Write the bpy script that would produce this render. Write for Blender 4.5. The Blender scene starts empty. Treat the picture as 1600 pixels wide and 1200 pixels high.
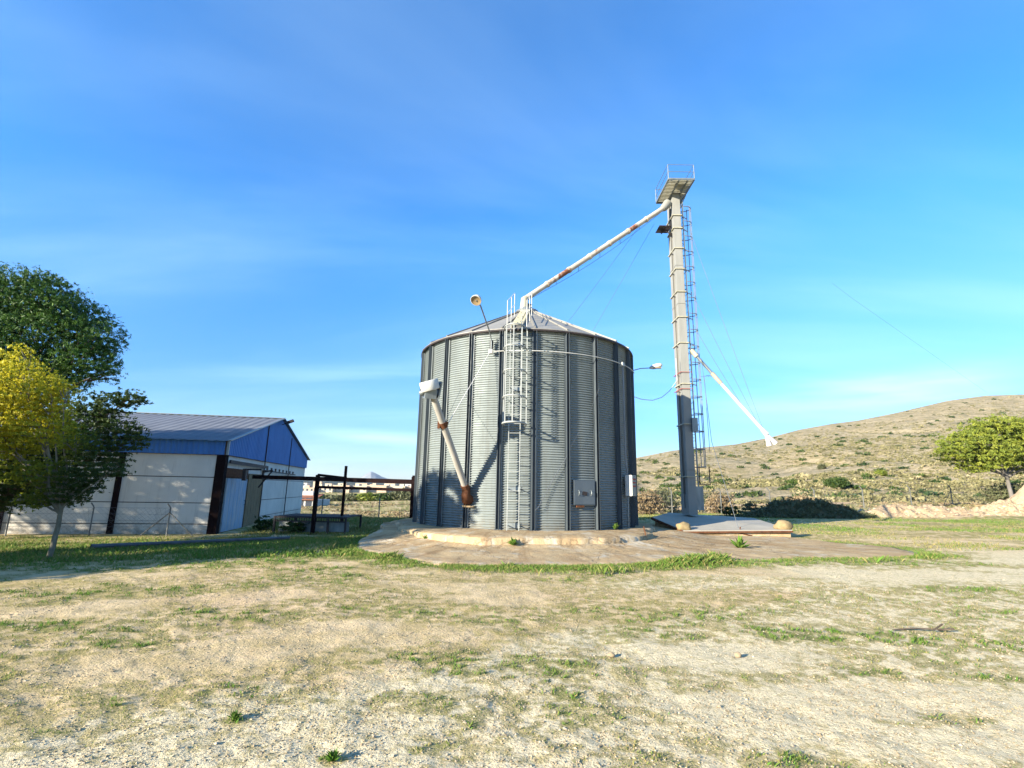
import bpy, math, random
import numpy as np
from mathutils import Vector, Matrix
random.seed(4); rng = np.random.default_rng(7)
R_ = math.radians
sc = bpy.context.scene
COL = sc.collection

# ---------------------------------------------------------------- camera
F, P, ROLL, H = 781.0, R_(11.87), R_(1.07), 1.6
cam = bpy.data.cameras.new('camera'); co = bpy.data.objects.new('camera', cam); COL.objects.link(co)
cam.sensor_width = 36; cam.lens = 36 * F / 1600; cam.clip_start = .05; cam.clip_end = 30000
co.location = (0, 0, H)
co.rotation_euler = (Matrix.Rotation(R_(90) + P, 3, 'X') @ Matrix.Rotation(ROLL, 3, 'Z')).to_euler()
sc.camera = co
# ---------------------------------------------------------------- light
SUN_E, SUN_A = R_(16), R_(52)            # the sun stands behind the camera to the left
S = Vector((-math.sin(SUN_A) * math.cos(SUN_E), -math.cos(SUN_A) * math.cos(SUN_E), math.sin(SUN_E)))
sl = bpy.data.lights.new('sun', 'SUN'); so = bpy.data.objects.new('sun', sl); COL.objects.link(so)
sl.energy = 5.0; sl.angle = R_(.55); sl.color = (1, .90, .74)
so.rotation_euler = S.to_track_quat('Z', 'Y').to_euler()
sc.view_settings.view_transform = 'Standard'; sc.view_settings.look = 'None'
sc.view_settings.exposure = 1.72; sc.view_settings.gamma = 1
w = bpy.data.worlds.new('World'); sc.world = w; w.use_nodes = True
nt = w.node_tree; N = nt.nodes; L = nt.links; N.clear()
out = N.new('ShaderNodeOutputWorld'); bg = N.new('ShaderNodeBackground')
sky = N.new('ShaderNodeTexSky'); sky.sky_type = 'NISHITA'; sky.sun_disc = False
sky.sun_elevation = SUN_E; sky.sun_rotation = math.pi + SUN_A
sky.air_density = 1.0; sky.dust_density = .0; sky.ozone_density = 2.2
hs = N.new('ShaderNodeHueSaturation'); hs.inputs['Saturation'].default_value = 1.16; hs.inputs['Value'].default_value = 1.0
L.new(sky.outputs[0], hs.inputs['Color'])
# the camera's vivid blue: one fixed grade over the whole sky, a little deeper near the horizon
gm = N.new('ShaderNodeMix'); gm.data_type = 'RGBA'; gm.blend_type = 'MULTIPLY'; gm.inputs[0].default_value = 1
tc = N.new('ShaderNodeTexCoord')
def wnode(t, **k):
    n = N.new(t)
    for a, b in k.items(): setattr(n, a, b)
    return n
# thin cirrus: noise over the sky plane (direction divided by its height)
sep = wnode('ShaderNodeSeparateXYZ'); L.new(tc.outputs['Generated'], sep.inputs[0])
er = wnode('ShaderNodeMapRange'); er.inputs[1].default_value = 0; er.inputs[2].default_value = .45; L.new(sep.outputs[2], er.inputs[0])
gr_ = wnode('ShaderNodeMix', data_type='RGBA'); L.new(er.outputs[0], gr_.inputs[0]); gr_.inputs[6].default_value = (.47, .565, .92, 1); gr_.inputs[7].default_value = (.58, 1.19, 1.66, 1)
L.new(hs.outputs[0], gm.inputs[6]); L.new(gr_.outputs[2], gm.inputs[7])
den = wnode('ShaderNodeMath', operation='ADD'); L.new(sep.outputs[2], den.inputs[0]); den.inputs[1].default_value = .16
dx = wnode('ShaderNodeMath', operation='DIVIDE'); L.new(sep.outputs[0], dx.inputs[0]); L.new(den.outputs[0], dx.inputs[1])
dy = wnode('ShaderNodeMath', operation='DIVIDE'); L.new(sep.outputs[1], dy.inputs[0]); L.new(den.outputs[0], dy.inputs[1])
cmb = wnode('ShaderNodeCombineXYZ'); L.new(dx.outputs[0], cmb.inputs[0]); L.new(dy.outputs[0], cmb.inputs[1])
def cirrus(rot, scl, lo, hi, seed, dist=1.2):
    m = wnode('ShaderNodeMapping'); L.new(cmb.outputs[0], m.inputs[0])
    m.inputs['Rotation'].default_value = (0, 0, R_(rot)); m.inputs['Scale'].default_value = scl; m.inputs['Location'].default_value = seed
    n = wnode('ShaderNodeTexNoise'); n.inputs['Scale'].default_value = 1; n.inputs['Detail'].default_value = 7
    n.inputs['Roughness'].default_value = .52; n.inputs['Distortion'].default_value = dist
    L.new(m.outputs[0], n.inputs['Vector'])
    r = wnode('ShaderNodeMapRange'); r.interpolation_type = 'SMOOTHSTEP'
    r.inputs[1].default_value = lo; r.inputs[2].default_value = hi; L.new(n.outputs[0], r.inputs[0])
    return r.outputs[0]
c1 = cirrus(-34, (.26, 1.2, 1), .38, .80, (3.1, .4, 0))
c2 = cirrus(-14, (.22, .7, 1), .40, .82, (7.7, 2.3, 0), .6)
mx = wnode('ShaderNodeMath', operation='ADD'); L.new(c1, mx.inputs[0]); L.new(c2, mx.inputs[1])
mm = wnode('ShaderNodeMath', operation='MULTIPLY'); L.new(mx.outputs[0], mm.inputs[0]); mm.inputs[1].default_value = .19; mm.use_clamp = True
def wisp(a0, wa, z0, wz, slope):
    rt = wnode('ShaderNodeMath', operation='DIVIDE'); L.new(sep.outputs[0], rt.inputs[0]); L.new(sep.outputs[1], rt.inputs[1])
    u = wnode('ShaderNodeMath', operation='SUBTRACT'); L.new(rt.outputs[0], u.inputs[0]); u.inputs[1].default_value = a0
    ua = wnode('ShaderNodeMath', operation='ABSOLUTE'); L.new(u.outputs[0], ua.inputs[0])
    ur = wnode('ShaderNodeMapRange'); ur.interpolation_type = 'SMOOTHSTEP'; ur.inputs[1].default_value = wa; ur.inputs[2].default_value = 0; L.new(ua.outputs[0], ur.inputs[0])
    us_ = wnode('ShaderNodeMath', operation='MULTIPLY_ADD'); L.new(u.outputs[0], us_.inputs[0]); us_.inputs[1].default_value = slope; L.new(sep.outputs[2], us_.inputs[2])
    v = wnode('ShaderNodeMath', operation='SUBTRACT'); L.new(us_.outputs[0], v.inputs[0]); v.inputs[1].default_value = z0
    va = wnode('ShaderNodeMath', operation='ABSOLUTE'); L.new(v.outputs[0], va.inputs[0])
    vr = wnode('ShaderNodeMapRange'); vr.interpolation_type = 'SMOOTHSTEP'; vr.inputs[1].default_value = wz; vr.inputs[2].default_value = 0; L.new(va.outputs[0], vr.inputs[0])
    nz_ = wnode('ShaderNodeTexNoise'); nz_.inputs['Scale'].default_value = 22; nz_.inputs['Detail'].default_value = 4
    mp = wnode('ShaderNodeMapping'); mp.inputs['Scale'].default_value = (.35, .35, 3); L.new(tc.outputs['Generated'], mp.inputs[0]); L.new(mp.outputs[0], nz_.inputs['Vector'])
    a = wnode('ShaderNodeMath', operation='MULTIPLY'); L.new(ur.outputs[0], a.inputs[0]); L.new(vr.outputs[0], a.inputs[1])
    b = wnode('ShaderNodeMath', operation='MULTIPLY'); L.new(a.outputs[0], b.inputs[0]); L.new(nz_.outputs[0], b.inputs[1]); return b.outputs[0]
w1 = wisp(-.24, .22, .092, .020, .03); w2 = wisp(.75, .5, .16, .05, -.02)
wa_ = wnode('ShaderNodeMath', operation='ADD'); L.new(w1, wa_.inputs[0]); L.new(w2, wa_.inputs[1])
mm2 = wnode('ShaderNodeMath', operation='ADD'); L.new(mm.outputs[0], mm2.inputs[0]); L.new(wa_.outputs[0], mm2.inputs[1]); mm = mm2
mix = wnode('ShaderNodeMix', data_type='RGBA'); L.new(mm.outputs[0], mix.inputs[0])
L.new(gm.outputs[2], mix.inputs[6]); mix.inputs[7].default_value = (4.1, 6.0, 7.6, 1)
L.new(mix.outputs[2], bg.inputs['Color']); bg.inputs['Strength'].default_value = .074
L.new(bg.outputs[0], out.inputs[0])

# ---------------------------------------------------------------- pixel -> place helpers (1600x1200 photograph)
def ray(px, py):
    x = (px - 800) / F; y = (600 - py) / F
    c, s = math.cos(ROLL), math.sin(ROLL)
    x2 = x * c - y * s; y2 = x * s + y * c
    return np.array([x2, math.cos(P) - y2 * math.sin(P), math.sin(P) + y2 * math.cos(P)])
O = np.array([0, 0, H])
def atZ(px, py, z): d = ray(px, py); return O + d * ((z - H) / d[2])
def atY(px, py, Y): d = ray(px, py); return O + d * (Y / d[1])
def onplane(px, py, p0, n):
    d = ray(px, py); n = np.array(n); return O + d * (np.dot(np.array(p0) - O, n) / np.dot(d, n))

# ---------------------------------------------------------------- numpy noise
def vnoise(x, y, seed=0):
    xi = np.floor(x).astype(np.int64); yi = np.floor(y).astype(np.int64); fx = x - xi; fy = y - yi
    fx = fx * fx * (3 - 2 * fx); fy = fy * fy * (3 - 2 * fy)
    def h(a, b):
        n = (a * 374761393 + b * 668265263 + seed * 974634777) & 0xffffffff
        n = ((n ^ (n >> 13)) * 1274126177) & 0xffffffff
        return ((n ^ (n >> 16)) & 0xffff) / 65535.0
    return (h(xi, yi) * (1 - fx) + h(xi + 1, yi) * fx) * (1 - fy) + (h(xi, yi + 1) * (1 - fx) + h(xi + 1, yi + 1) * fx) * fy
def fbm(x, y, o=4, seed=0):
    r = 0; a = .5; t = 0
    for i in range(o): r = r + a * vnoise(x * 2 ** i + 17 * i, y * 2 ** i - 9 * i, seed + i); t += a; a *= .5
    return r / t
def sst(a, b, v): t = np.clip((v - a) / (b - a), 0, 1); return t * t * (3 - 2 * t)

# ---------------------------------------------------------------- object helpers
def tag(o, label=None, cat=None, group=None, kind=None):
    if label: o['label'] = label
    if cat: o['category'] = cat
    if group: o['group'] = group
    if kind: o['kind'] = kind
    return o
def thing(name, label, cat, loc=(0, 0, 0), group=None):
    o = bpy.data.objects.new(name, None); COL.objects.link(o); o.location = loc; o.empty_display_size = .1
    return tag(o, label, cat, group)
def wloc(o):
    v = Vector((0, 0, 0))
    while o: v += Vector(o.location); o = o.parent
    return v
class MB:
    def __init__(s): s.v = []; s.f = []; s.sm = []
    def add(s, vs, fs, smooth=False):
        b = len(s.v); s.v += [tuple(map(float, p)) for p in vs]; s.f += [tuple(b + i for i in f) for f in fs]; s.sm += [smooth] * len(fs); return s
    def boxm(s, M, hx, hy, hz):
        vs = [M @ Vector((x * hx, y * hy, z * hz)) for x in (-1, 1) for y in (-1, 1) for z in (-1, 1)]
        return s.add(vs, [(0, 1, 3, 2), (4, 6, 7, 5), (0, 4, 5, 1), (2, 3, 7, 6), (0, 2, 6, 4), (1, 5, 7, 3)])
    def box(s, c, sz, rz=0, rx=0, ry=0):
        M = Matrix.Translation(Vector(c)) @ Matrix.Rotation(rz, 4, 'Z') @ Matrix.Rotation(ry, 4, 'Y') @ Matrix.Rotation(rx, 4, 'X')
        return s.boxm(M, sz[0] / 2, sz[1] / 2, sz[2] / 2)
    def bar(s, a, b, wd, ht=None, up=(0, 0, 1)):
        a = Vector(a); b = Vector(b); ht = ht or wd; d = (b - a); ln = d.length; z = d.normalized()
        u = Vector(up)
        if abs(u.dot(z)) > .98: u = Vector((0, 1, 0))
        x = u.cross(z).normalized(); y = z.cross(x)
        M = Matrix((x, y, z)).transposed().to_4x4(); M.translation = (a + b) / 2
        return s.boxm(M, wd / 2, ht / 2, ln / 2)
    def tube(s, pts, r, n=8, cap=True, smooth=True):
        pts = [Vector(p) for p in pts]; m = len(pts); rs = r if isinstance(r, (list, tuple)) else [r] * m
        vs = []; prev = None
        for i, p in enumerate(pts):
            t = (pts[min(i + 1, m - 1)] - pts[max(i - 1, 0)]).normalized()
            if prev is None:
                u = Vector((0, 0, 1)) if abs(t.z) < .9 else Vector((1, 0, 0)); x = u.cross(t).normalized()
            else:
                x = (prev - t * prev.dot(t)).normalized()
            prev = x; y = t.cross(x)
            for k in range(n):
                a = 2 * math.pi * k / n; vs.append(p + (x * math.cos(a) + y * math.sin(a)) * rs[i])
        fs = [(i * n + k, i * n + (k + 1) % n, (i + 1) * n + (k + 1) % n, (i + 1) * n + k) for i in range(m - 1) for k in range(n)]
        s.add(vs, fs, smooth)
        if cap:
            s.add(vs[:n], [tuple(range(n))[::-1]]); s.add(vs[-n:], [tuple(range(n))])
        return s
    def lathe(s, c, prof, n=24, axis=(0, 0, 1), smooth=True):
        c = Vector(c); z = Vector(axis).normalized(); u = Vector((0, 0, 1)) if abs(z.z) < .9 else Vector((1, 0, 0))
        x = u.cross(z).normalized(); y = z.cross(x)
        vs = [c + (x * math.cos(2 * math.pi * k / n) + y * math.sin(2 * math.pi * k / n)) * r + z * h for r, h in prof for k in range(n)]
        fs = [(i * n + k, i * n + (k + 1) % n, (i + 1) * n + (k + 1) % n, (i + 1) * n + k) for i in range(len(prof) - 1) for k in range(n)]
        return s.add(vs, fs, smooth)
    def prism(s, poly, off):
        n = len(poly); off = Vector(off); a = [Vector(p) for p in poly]; b = [p + off for p in a]
        return s.add(a + b, [tuple(range(n))[::-1], tuple(range(n, 2 * n))] + [(i, (i + 1) % n, n + (i + 1) % n, n + i) for i in range(n)])
    def build(s, name, mat, parent=None, label=None):
        off = wloc(parent) if parent else Vector((0, 0, 0))
        me = bpy.data.meshes.new(name); me.from_pydata([tuple(Vector(p) - off) for p in s.v], [], s.f)
        if any(s.sm): me.polygons.foreach_set('use_smooth', s.sm)
        me.materials.append(mat); me.update()
        o = bpy.data.objects.new(name, me); COL.objects.link(o)
        if parent: o.parent = parent
        if label: o['label'] = label
        return o
def npmesh(name, V, Fc, mat, parent=None, smooth=False, attrs=None, local=False):
    """fast mesh from arrays; Fc is an (n,3) or (n,4) array"""
    off = np.array(wloc(parent)) if parent and not local else np.zeros(3)
    me = bpy.data.meshes.new(name); k = Fc.shape[1]
    me.vertices.add(len(V)); me.vertices.foreach_set('co', (V - off).astype(np.float32).ravel())
    me.loops.add(Fc.size); me.loops.foreach_set('vertex_index', Fc.astype(np.int32).ravel())
    me.polygons.add(len(Fc)); me.polygons.foreach_set('loop_start', np.arange(0, Fc.size, k, dtype=np.int32))
    me.polygons.foreach_set('use_smooth', np.full(len(Fc), smooth, dtype=bool))
    for nm, arr in (attrs or {}).items():
        at = me.attributes.new(nm, 'FLOAT', 'POINT'); at.data.foreach_set('value', arr.astype(np.float32).ravel())
    me.update(calc_edges=True); me.materials.append(mat)
    o = bpy.data.objects.new(name, me); COL.objects.link(o)
    if parent: o.parent = parent
    return o
def dup(root, loc, label=None):
    r = root.copy(); COL.objects.link(r); r.location = loc
    if label: r['label'] = label
    for ch in list(root.children):
        c = ch.copy(); COL.objects.link(c); c.parent = r
        for g in ch.children: d = g.copy(); COL.objects.link(d); d.parent = c
    return r

# ---------------------------------------------------------------- materials
ALB = .80
class Mat:
    def __init__(s, name, base=(.5, .5, .5), rough=.6, metal=0, spec=None):
        s.m = bpy.data.materials.new(name); s.m.use_nodes = True; s.t = s.m.node_tree; s.b = s.t.nodes['Principled BSDF']
        s.b.inputs['Base Color'].default_value = (*[v * ALB for v in base], 1); s.b.inputs['Roughness'].default_value = rough; s.b.inputs['Metallic'].default_value = metal
        if spec is not None: s.b.inputs['Specular IOR Level'].default_value = spec
        s.obj = None
    def n(s, t, **k):
        q = s.t.nodes.new(t)
        for a, b in k.items(): setattr(q, a, b)
        return q
    def l(s, a, b): s.t.links.new(a, b)
    def co(s):
        if not s.obj: s.obj = s.n('ShaderNodeTexCoord').outputs['Object']
        return s.obj
    def noise(s, scale, detail=4, rough=.55, stretch=None, dist=0, src=None):
        v = src or s.co()
        if stretch:
            m = s.n('ShaderNodeMapping'); m.inputs['Scale'].default_value = stretch; s.l(v, m.inputs[0]); v = m.outputs[0]
        q = s.n('ShaderNodeTexNoise'); q.inputs['Scale'].default_value = scale; q.inputs['Detail'].default_value = detail
        q.inputs['Roughness'].default_value = rough; q.inputs['Distortion'].default_value = dist; s.l(v, q.inputs['Vector']); return q.outputs[0]
    def rng(s, v, a, b, c=0, d=1):
        q = s.n('ShaderNodeMapRange'); q.inputs[1].default_value = a; q.inputs[2].default_value = b; q.inputs[3].default_value = c; q.inputs[4].default_value = d
        s.l(v, q.inputs[0]); return q.outputs[0]
    def math(s, op, a, b):
        q = s.n('ShaderNodeMath', operation=op)
        for i, v in enumerate((a, b)):
            if isinstance(v, (int, float)): q.inputs[i].default_value = v
            else: s.l(v, q.inputs[i])
        return q.outputs[0]
    def mix(s, f, a, b):
        q = s.n('ShaderNodeMix', data_type='RGBA')
        if isinstance(f, (int, float)): q.inputs[0].default_value = f
        else: s.l(f, q.inputs[0])
        for i, v in ((6, a), (7, b)):
            if isinstance(v, tuple): q.inputs[i].default_value = (*[k * ALB for k in v], 1)
            else: s.l(v, q.inputs[i])
        return q.outputs[2]
    def color(s, c): s.l(c, s.b.inputs['Base Color']); return s
    def bump(s, h, strength=.4, dist=.02):
        q = s.n('ShaderNodeBump'); q.inputs['Strength'].default_value = strength; q.inputs['Distance'].default_value = dist
        s.l(h, q.inputs['Height']); s.l(q.outputs[0], s.b.inputs['Normal']); return s
    def attr(s, name): q = s.n('ShaderNodeAttribute', attribute_name=name); return q.outputs['Fac']
def worn(name, base, dark, rough=.55, metal=0, scale=3, rust=None, rust_lo=.62, rust_hi=.7, streak=(1, 1, .25), bump=.15):
    m = Mat(name, base, rough, metal, .12 if rough > .6 else .3)
    c = m.mix(m.rng(m.noise(scale, 6, .65, streak), .35, .7), base, dark)
    if rust: c = m.mix(m.rng(m.noise(scale * .7, 7, .7, (1, 1, .6), .6), rust_lo, rust_hi), c, rust)
    m.color(c); m.bump(m.noise(scale * 14, 3), bump, .01)
    m.l(m.rng(m.noise(scale * 3, 4), .3, .7, rough - .1, rough + .15), m.b.inputs['Roughness'])
    return m.m
RUST = (.105, .040, .020)
M_galv_leg = worn('tower_paint', (.30, .30, .27), (.23, .23, .205), .6, .0, 2, (.2, .13, .07), .66, .8)
M_galv = worn('galvanised', (.30, .33, .32), (.18, .21, .22), .4, .5, 5)
M_steel_blue = worn('ladder_steel', (.26, .29, .31), (.18, .20, .22), .5, .2, 5)
M_white = worn('white_paint', (.62, .62, .57), (.45, .44, .38), .5, 0, 4)
M_spout = worn('spout_paint', (.60, .54, .44), (.42, .34, .25), .5, 0, 1.5, (.20, .075, .035), .52, .6, (1, 1, 1))
M_spout_w = worn('spout_white', (.62, .60, .58), (.48, .44, .42), .5, 0, 1.5, (.25, .12, .08), .66, .75, (1, 1, 1))
M_rust = worn('rusty_iron', RUST, (.19, .085, .04), .85, 0, 9, (.05, .02, .012), .55, .7, (1, 1, 1))
M_rail_y = worn('roof_rail', (.50, .48, .36), (.33, .30, .20), .5, .1, 6)
M_roof_silo = worn('silo_roof', (.30, .29, .255), (.23, .225, .20), .55, .1, 2)
M_dark = worn('dark_steel', (.025, .022, .024), (.05, .035, .03), .6, 0, 5, (.06, .028, .02), .6, .75)
M_maroon = worn('maroon_steel', (.013, .005, .005), (.009, .005, .005), .9, 0, 5, (.03, .011, .008), .66, .8)
M_plate = worn('lid_concrete', (.47, .43, .34), (.38, .35, .28), 1.0, 0, 1.2, None, streak=(1, 1, 1))
M_rock = worn('boulder_stone', (.36, .27, .14), (.22, .17, .09), .9, 0, 4, None, streak=(1, 1, 1), bump=.8)
M_wire = Mat('wire_steel', (.13, .15, .17), .5, .4).m
M_wirew = Mat('white_cable', (.62, .62, .60), .5).m
M_post = worn('fence_post', (.22, .22, .20), (.09, .10, .09), .6, .2, 4, (.12, .06, .03), .6, .8)
M_glass = Mat('lamp_glass', (.30, .22, .12), .25).m
M_red = Mat('red_paint', (.34, .05, .03), .5).m
M_pipe = worn('pipe_grey', (.12, .14, .155), (.07, .08, .09), .4, .1, 2)
M_bark = worn('bark', (.17, .135, .10), (.08, .06, .045), .95, 0, 7, None, streak=(1, 1, .2), bump=1)
M_barkp = worn('pale_bark', (.26, .24, .17), (.15, .14, .10), .9, 0, 9, None, streak=(1, 1, .3), bump=.6)

def silo_wall_mat():
    m = Mat('silo_sheet', (.2, .2, .2), .55, .2, .3)
    g = m.co(); sp = m.n('ShaderNodeSeparateXYZ'); m.l(g, sp.inputs[0])
    an = m.n('ShaderNodeMath', operation='ARCTAN2'); m.l(sp.outputs[0], an.inputs[0]); m.l(m.math('MULTIPLY', sp.outputs[1], -1), an.inputs[1])
    ai = m.math('FLOOR', m.math('DIVIDE', m.math('SUBTRACT', an.outputs[0], R_(2)), R_(15)), 0)
    zi = m.math('FLOOR', m.math('DIVIDE', sp.outputs[2], .889), 0)
    cb = m.n('ShaderNodeCombineXYZ'); m.l(ai, cb.inputs[0]); m.l(zi, cb.inputs[1])
    wn = m.n('ShaderNodeTexWhiteNoise', noise_dimensions='2D'); m.l(cb.outputs[0], wn.inputs[0])
    c = m.mix(wn.outputs[0], (.245, .282, .278), (.285, .322, .312))
    c = m.mix(m.rng(m.noise(1.6, 6, .65, (1, 1, .3)), .35, .75), c, (.205, .236, .232))
    # grime streaks running down and dust settling near the foot
    c = m.mix(m.rng(m.noise(9, 5, .7, (1, 1, .06)), .52, .76, 0, .6), c, (.125, .12, .10))
    c = m.mix(m.rng(m.noise(5, 6, .72, (1, 1, .09)), .64, .74, 0, .55), c, (.19, .13, .08))
    c = m.mix(m.math('MULTIPLY', m.rng(sp.outputs[2], .0, .5, .5, 0), m.rng(m.noise(5, 4), .35, .6)), c, (.22, .18, .12))
    m.color(c); m.l(m.rng(m.noise(4, 5), .3, .7, .34, .55), m.b.inputs['Roughness'])
    return m.m
M_silo = silo_wall_mat()

def leafmat(name, cols, trans=.25, rough=.55):
    m = Mat(name, cols[0], rough)
    t = m.attr('tint')
    r = m.n('ShaderNodeValToRGB'); m.l(t, r.inputs[0]); el = r.color_ramp.elements
    el[0].position = 0; el[0].color = (*cols[0], 1); el[1].position = 1; el[1].color = (*cols[-1], 1)
    for i, c in enumerate(cols[1:-1]):
        e = el.new((i + 1) / (len(cols) - 1)); e.color = (*c, 1)
    m.color(r.outputs[0])
    m.b.inputs['Specular IOR Level'].default_value = .25
    if trans:
        tr = m.n('ShaderNodeBsdfTranslucent'); m.l(r.outputs[0], tr.inputs[0]); mx = m.n('ShaderNodeMixShader'); mx.inputs[0].default_value = trans
        m.l(m.b.outputs[0], mx.inputs[1]); m.l(tr.outputs[0], mx.inputs[2]); m.l(mx.outputs[0], m.t.nodes['Material Output'].inputs[0])
    return m.m

# ---------------------------------------------------------------- terrain height
CTRL = []
for a in range(0, 360, 30): CTRL.append((3 * math.sin(R_(a)), 3 * math.cos(R_(a)), 0))
for x, y, z in ((-8, 5, -.02), (8, 5, .02), (-4, 10, 0), (0, 10, 0), (4, 10, 0), (9, 11, 0.02), (-20, -5, 0), (20, -5, 0), (0, -30, 0), (-30, -30, 0), (30, -30, 0), (16, 9, .05),
                (-7.5, 12.5, -.15), (-11.4, 13.1, -.32), (-16, 14, -.45), (-14, 17.5, -.6), (-9.9, 22, -.72), (-14.4, 25.4, -.82), (-18.6, 24, -.82), (-25, 22, -.85), (-35, 20, -.9),
                (-10.5, 26.5, -.8), (-17, 41, -.85), (-5, 21, -.45), (-5.5, 17, -.15), (-6, 28, -.75), (0, 27, -.3), (5, 27, .05), (0, 20, 0), (4, 17, .05), (-3, 15, .0),
                (11.5, 14.6, .0), (11.3, 20.5, .0), (7, 19, .02), (8, 24, .15), (14, 24, .1), (20, 18, .12), (-12, 40, -.8)): CTRL.append((x, y, z))
for px, py, Y in ((1050, 804, 40), (1204, 801, 44), (1350, 795, 48), (1500, 790, 52), (1600, 790, 55), (1750, 792, 57), (1200, 812, 30), (1350, 812, 31), (1500, 816, 30), (1600, 818, 29), (1600, 850, 17),
                  (1050, 792, 75), (1300, 786, 80), (1600, 784, 85), (590, 822, 42), (640, 812, 42), (480, 812, 45), (560, 796, 80), (640, 796, 80), (470, 796, 80), (300, 796, 80), (0, 796, 70),
                  (560, 780, 150), (640, 779, 150), (300, 778, 150), (0, 776, 150), (900, 785, 120), (800, 800, 60), (1200, 783, 150), (1500, 783, 150)):
    p = atY(px, py, Y); CTRL.append(tuple(p))
CTRL = np.array(CTRL)
def _phi(d): return np.where(d > 1e-9, d * d * np.log(d + 1e-12), 0)
_n = len(CTRL); _K = _phi(np.hypot(CTRL[:, None, 0] - CTRL[None, :, 0], CTRL[:, None, 1] - CTRL[None, :, 1])) + np.eye(_n) * 6
_P = np.c_[np.ones(_n), CTRL[:, :2]]; _A = np.block([[_K, _P], [_P.T, np.zeros((3, 3))]])
_w = np.linalg.solve(_A, np.r_[CTRL[:, 2], 0, 0, 0])
def gz(x, y):
    x = np.atleast_1d(np.asarray(x, float)); y = np.atleast_1d(np.asarray(y, float))
    r = np.hypot(x, y); k = np.where(r > 150, 150 / np.maximum(r, 1), 1); X = x * k; Y = np.maximum(y * k, -30)
    outz = _w[-3] + _w[-2] * X + _w[-1] * Y
    for i in range(_n): outz = outz + _w[i] * _phi(np.hypot(X - CTRL[i, 0], Y - CTRL[i, 1]))
    near = sst(.0, 8.0, np.hypot(x, y - 2)); outz = outz * near
    return np.clip(outz, -3.2, 3.5)
def g1(x, y): return float(gz(x, y)[0])

SC = np.array([.6, 20.71]); SR = 4.29
def outline(pts, z, default):
    """pixels -> radius as function of angle about the silo axis"""
    an = []; rd = []
    for px, py in pts:
        p = atZ(px, py, z); an.append(math.atan2(p[0] - SC[0], -(p[1] - SC[1]))); rd.append(math.hypot(p[0] - SC[0], p[1] - SC[1]))
    i = np.argsort(an); an = np.array(an)[i]; rd = np.array(rd)[i]
    def f(a):
        a = (np.asarray(a) + np.pi) % (2 * np.pi) - np.pi
        v = np.interp(a, an, rd); m = (a < an[0]); v = np.where(m, np.maximum(default, rd[0] - (an[0] - a) * 6), v)
        m = (a > an[-1]); return np.where(m, np.maximum(default, rd[-1] - (a - an[-1]) * 6), v)
    return f
apron_r = outline([(556, 856), (600, 869), (650, 878), (700, 883), (760, 885), (830, 885), (900, 885), (1000, 882), (1100, 877), (1250, 872), (1380, 870), (1452, 868), (1400, 856), (1310, 848), (1240, 840)], .02, 5.6)
pad_r = outline([(620, 821), (650, 829), (700, 835), (760, 838), (830, 839), (900, 839.5), (960, 838.5), (1000, 836), (1018, 832)], .33, 5.05)
def apron_inside(x, y):
    dx_ = x - SC[0]; dy_ = y - SC[1]; return apron_r(np.arctan2(dx_, -dy_)) - np.hypot(dx_, dy_)

# ---- ground cover fields (world metres): green grass, and bare pale gravel
GREEN = []
def gp(px, py, rx, ry, k):
    p = atZ(px, py, 0); GREEN.append((p[0], p[1], rx, ry, k))
for a in ((80, 866, 5, 1.3, .9), (330, 862, 6, 1.6, .9), (520, 872, 4, 1.2, .9), (200, 922, 1.3, .5, .9), (60, 912, 2.2, .6, .5), (20, 935, 1.2, .5, .7), (420, 885, 3.5, .7, .55), (250, 905, 3.5, .6, .35),
          (180, 1000, .5, .22, .55), (660, 1020, .9, .5, .5), (830, 1040, 1.0, .5, .45), (900, 985, 1.6, .5, .5), (1060, 960, 1.5, .35, .45), (1260, 990, 1.3, .35, .65), (1330, 995, 1.0, .2, .6),
          (1490, 922, 1.0, .28, .65), (1560, 960, .8, .3, .55), (1580, 1010, .6, .3, .5), (1400, 1000, .7, .2, .5), (1480, 1125, .36, .12, .8), (1420, 1132, .25, .1, .7), (1260, 1000, .4, .2, .4),
          (520, 1190, .10, .07, 1), (365, 1125, .13, .06, .9), (70, 1150, .12, .06, .8), (390, 1075, .25, .08, .7), (340, 1088, .3, .09, .7), (800, 1130, .5, .25, .45), (1030, 1060, .9, .3, .45), (640, 1100, .5, .2, .4),
          (1180, 1060, .6, .15, .45), (740, 1050, .5, .2, .4), (450, 1100, .3, .12, .4), (980, 1120, .4, .15, .4), (160, 1100, .3, .1, .4), (1100, 905, 4, .35, .35), (860, 905, 3, .3, .35), (640, 905, 2.5, .4, .4),
          (1400, 880, 3, .35, .55), (1520, 886, 2.5, .3, .4), (1330, 1050, .5, .15, .4), (1560, 1060, .4, .15, .5), (560, 960, 1.2, .3, .35), (330, 960, 1.3, .3, .4), (100, 975, 1.5, .3, .3), (900, 1090, .6, .2, .4), (700, 1170, .3, .12, .4), (1200, 1180, .3, .1, .35), (30, 1070, .5, .2, .35)):
    gp(*a)
def pale_lo(x, y): return sst(.8, -.8, y - (4.2 + .62 * (x + 2)) - 0.0) * sst(1.0, -1.0, x) + np.exp(-((y - (9.3 + .14 * x)) / .8) ** 2) * sst(0, 4, x)
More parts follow.
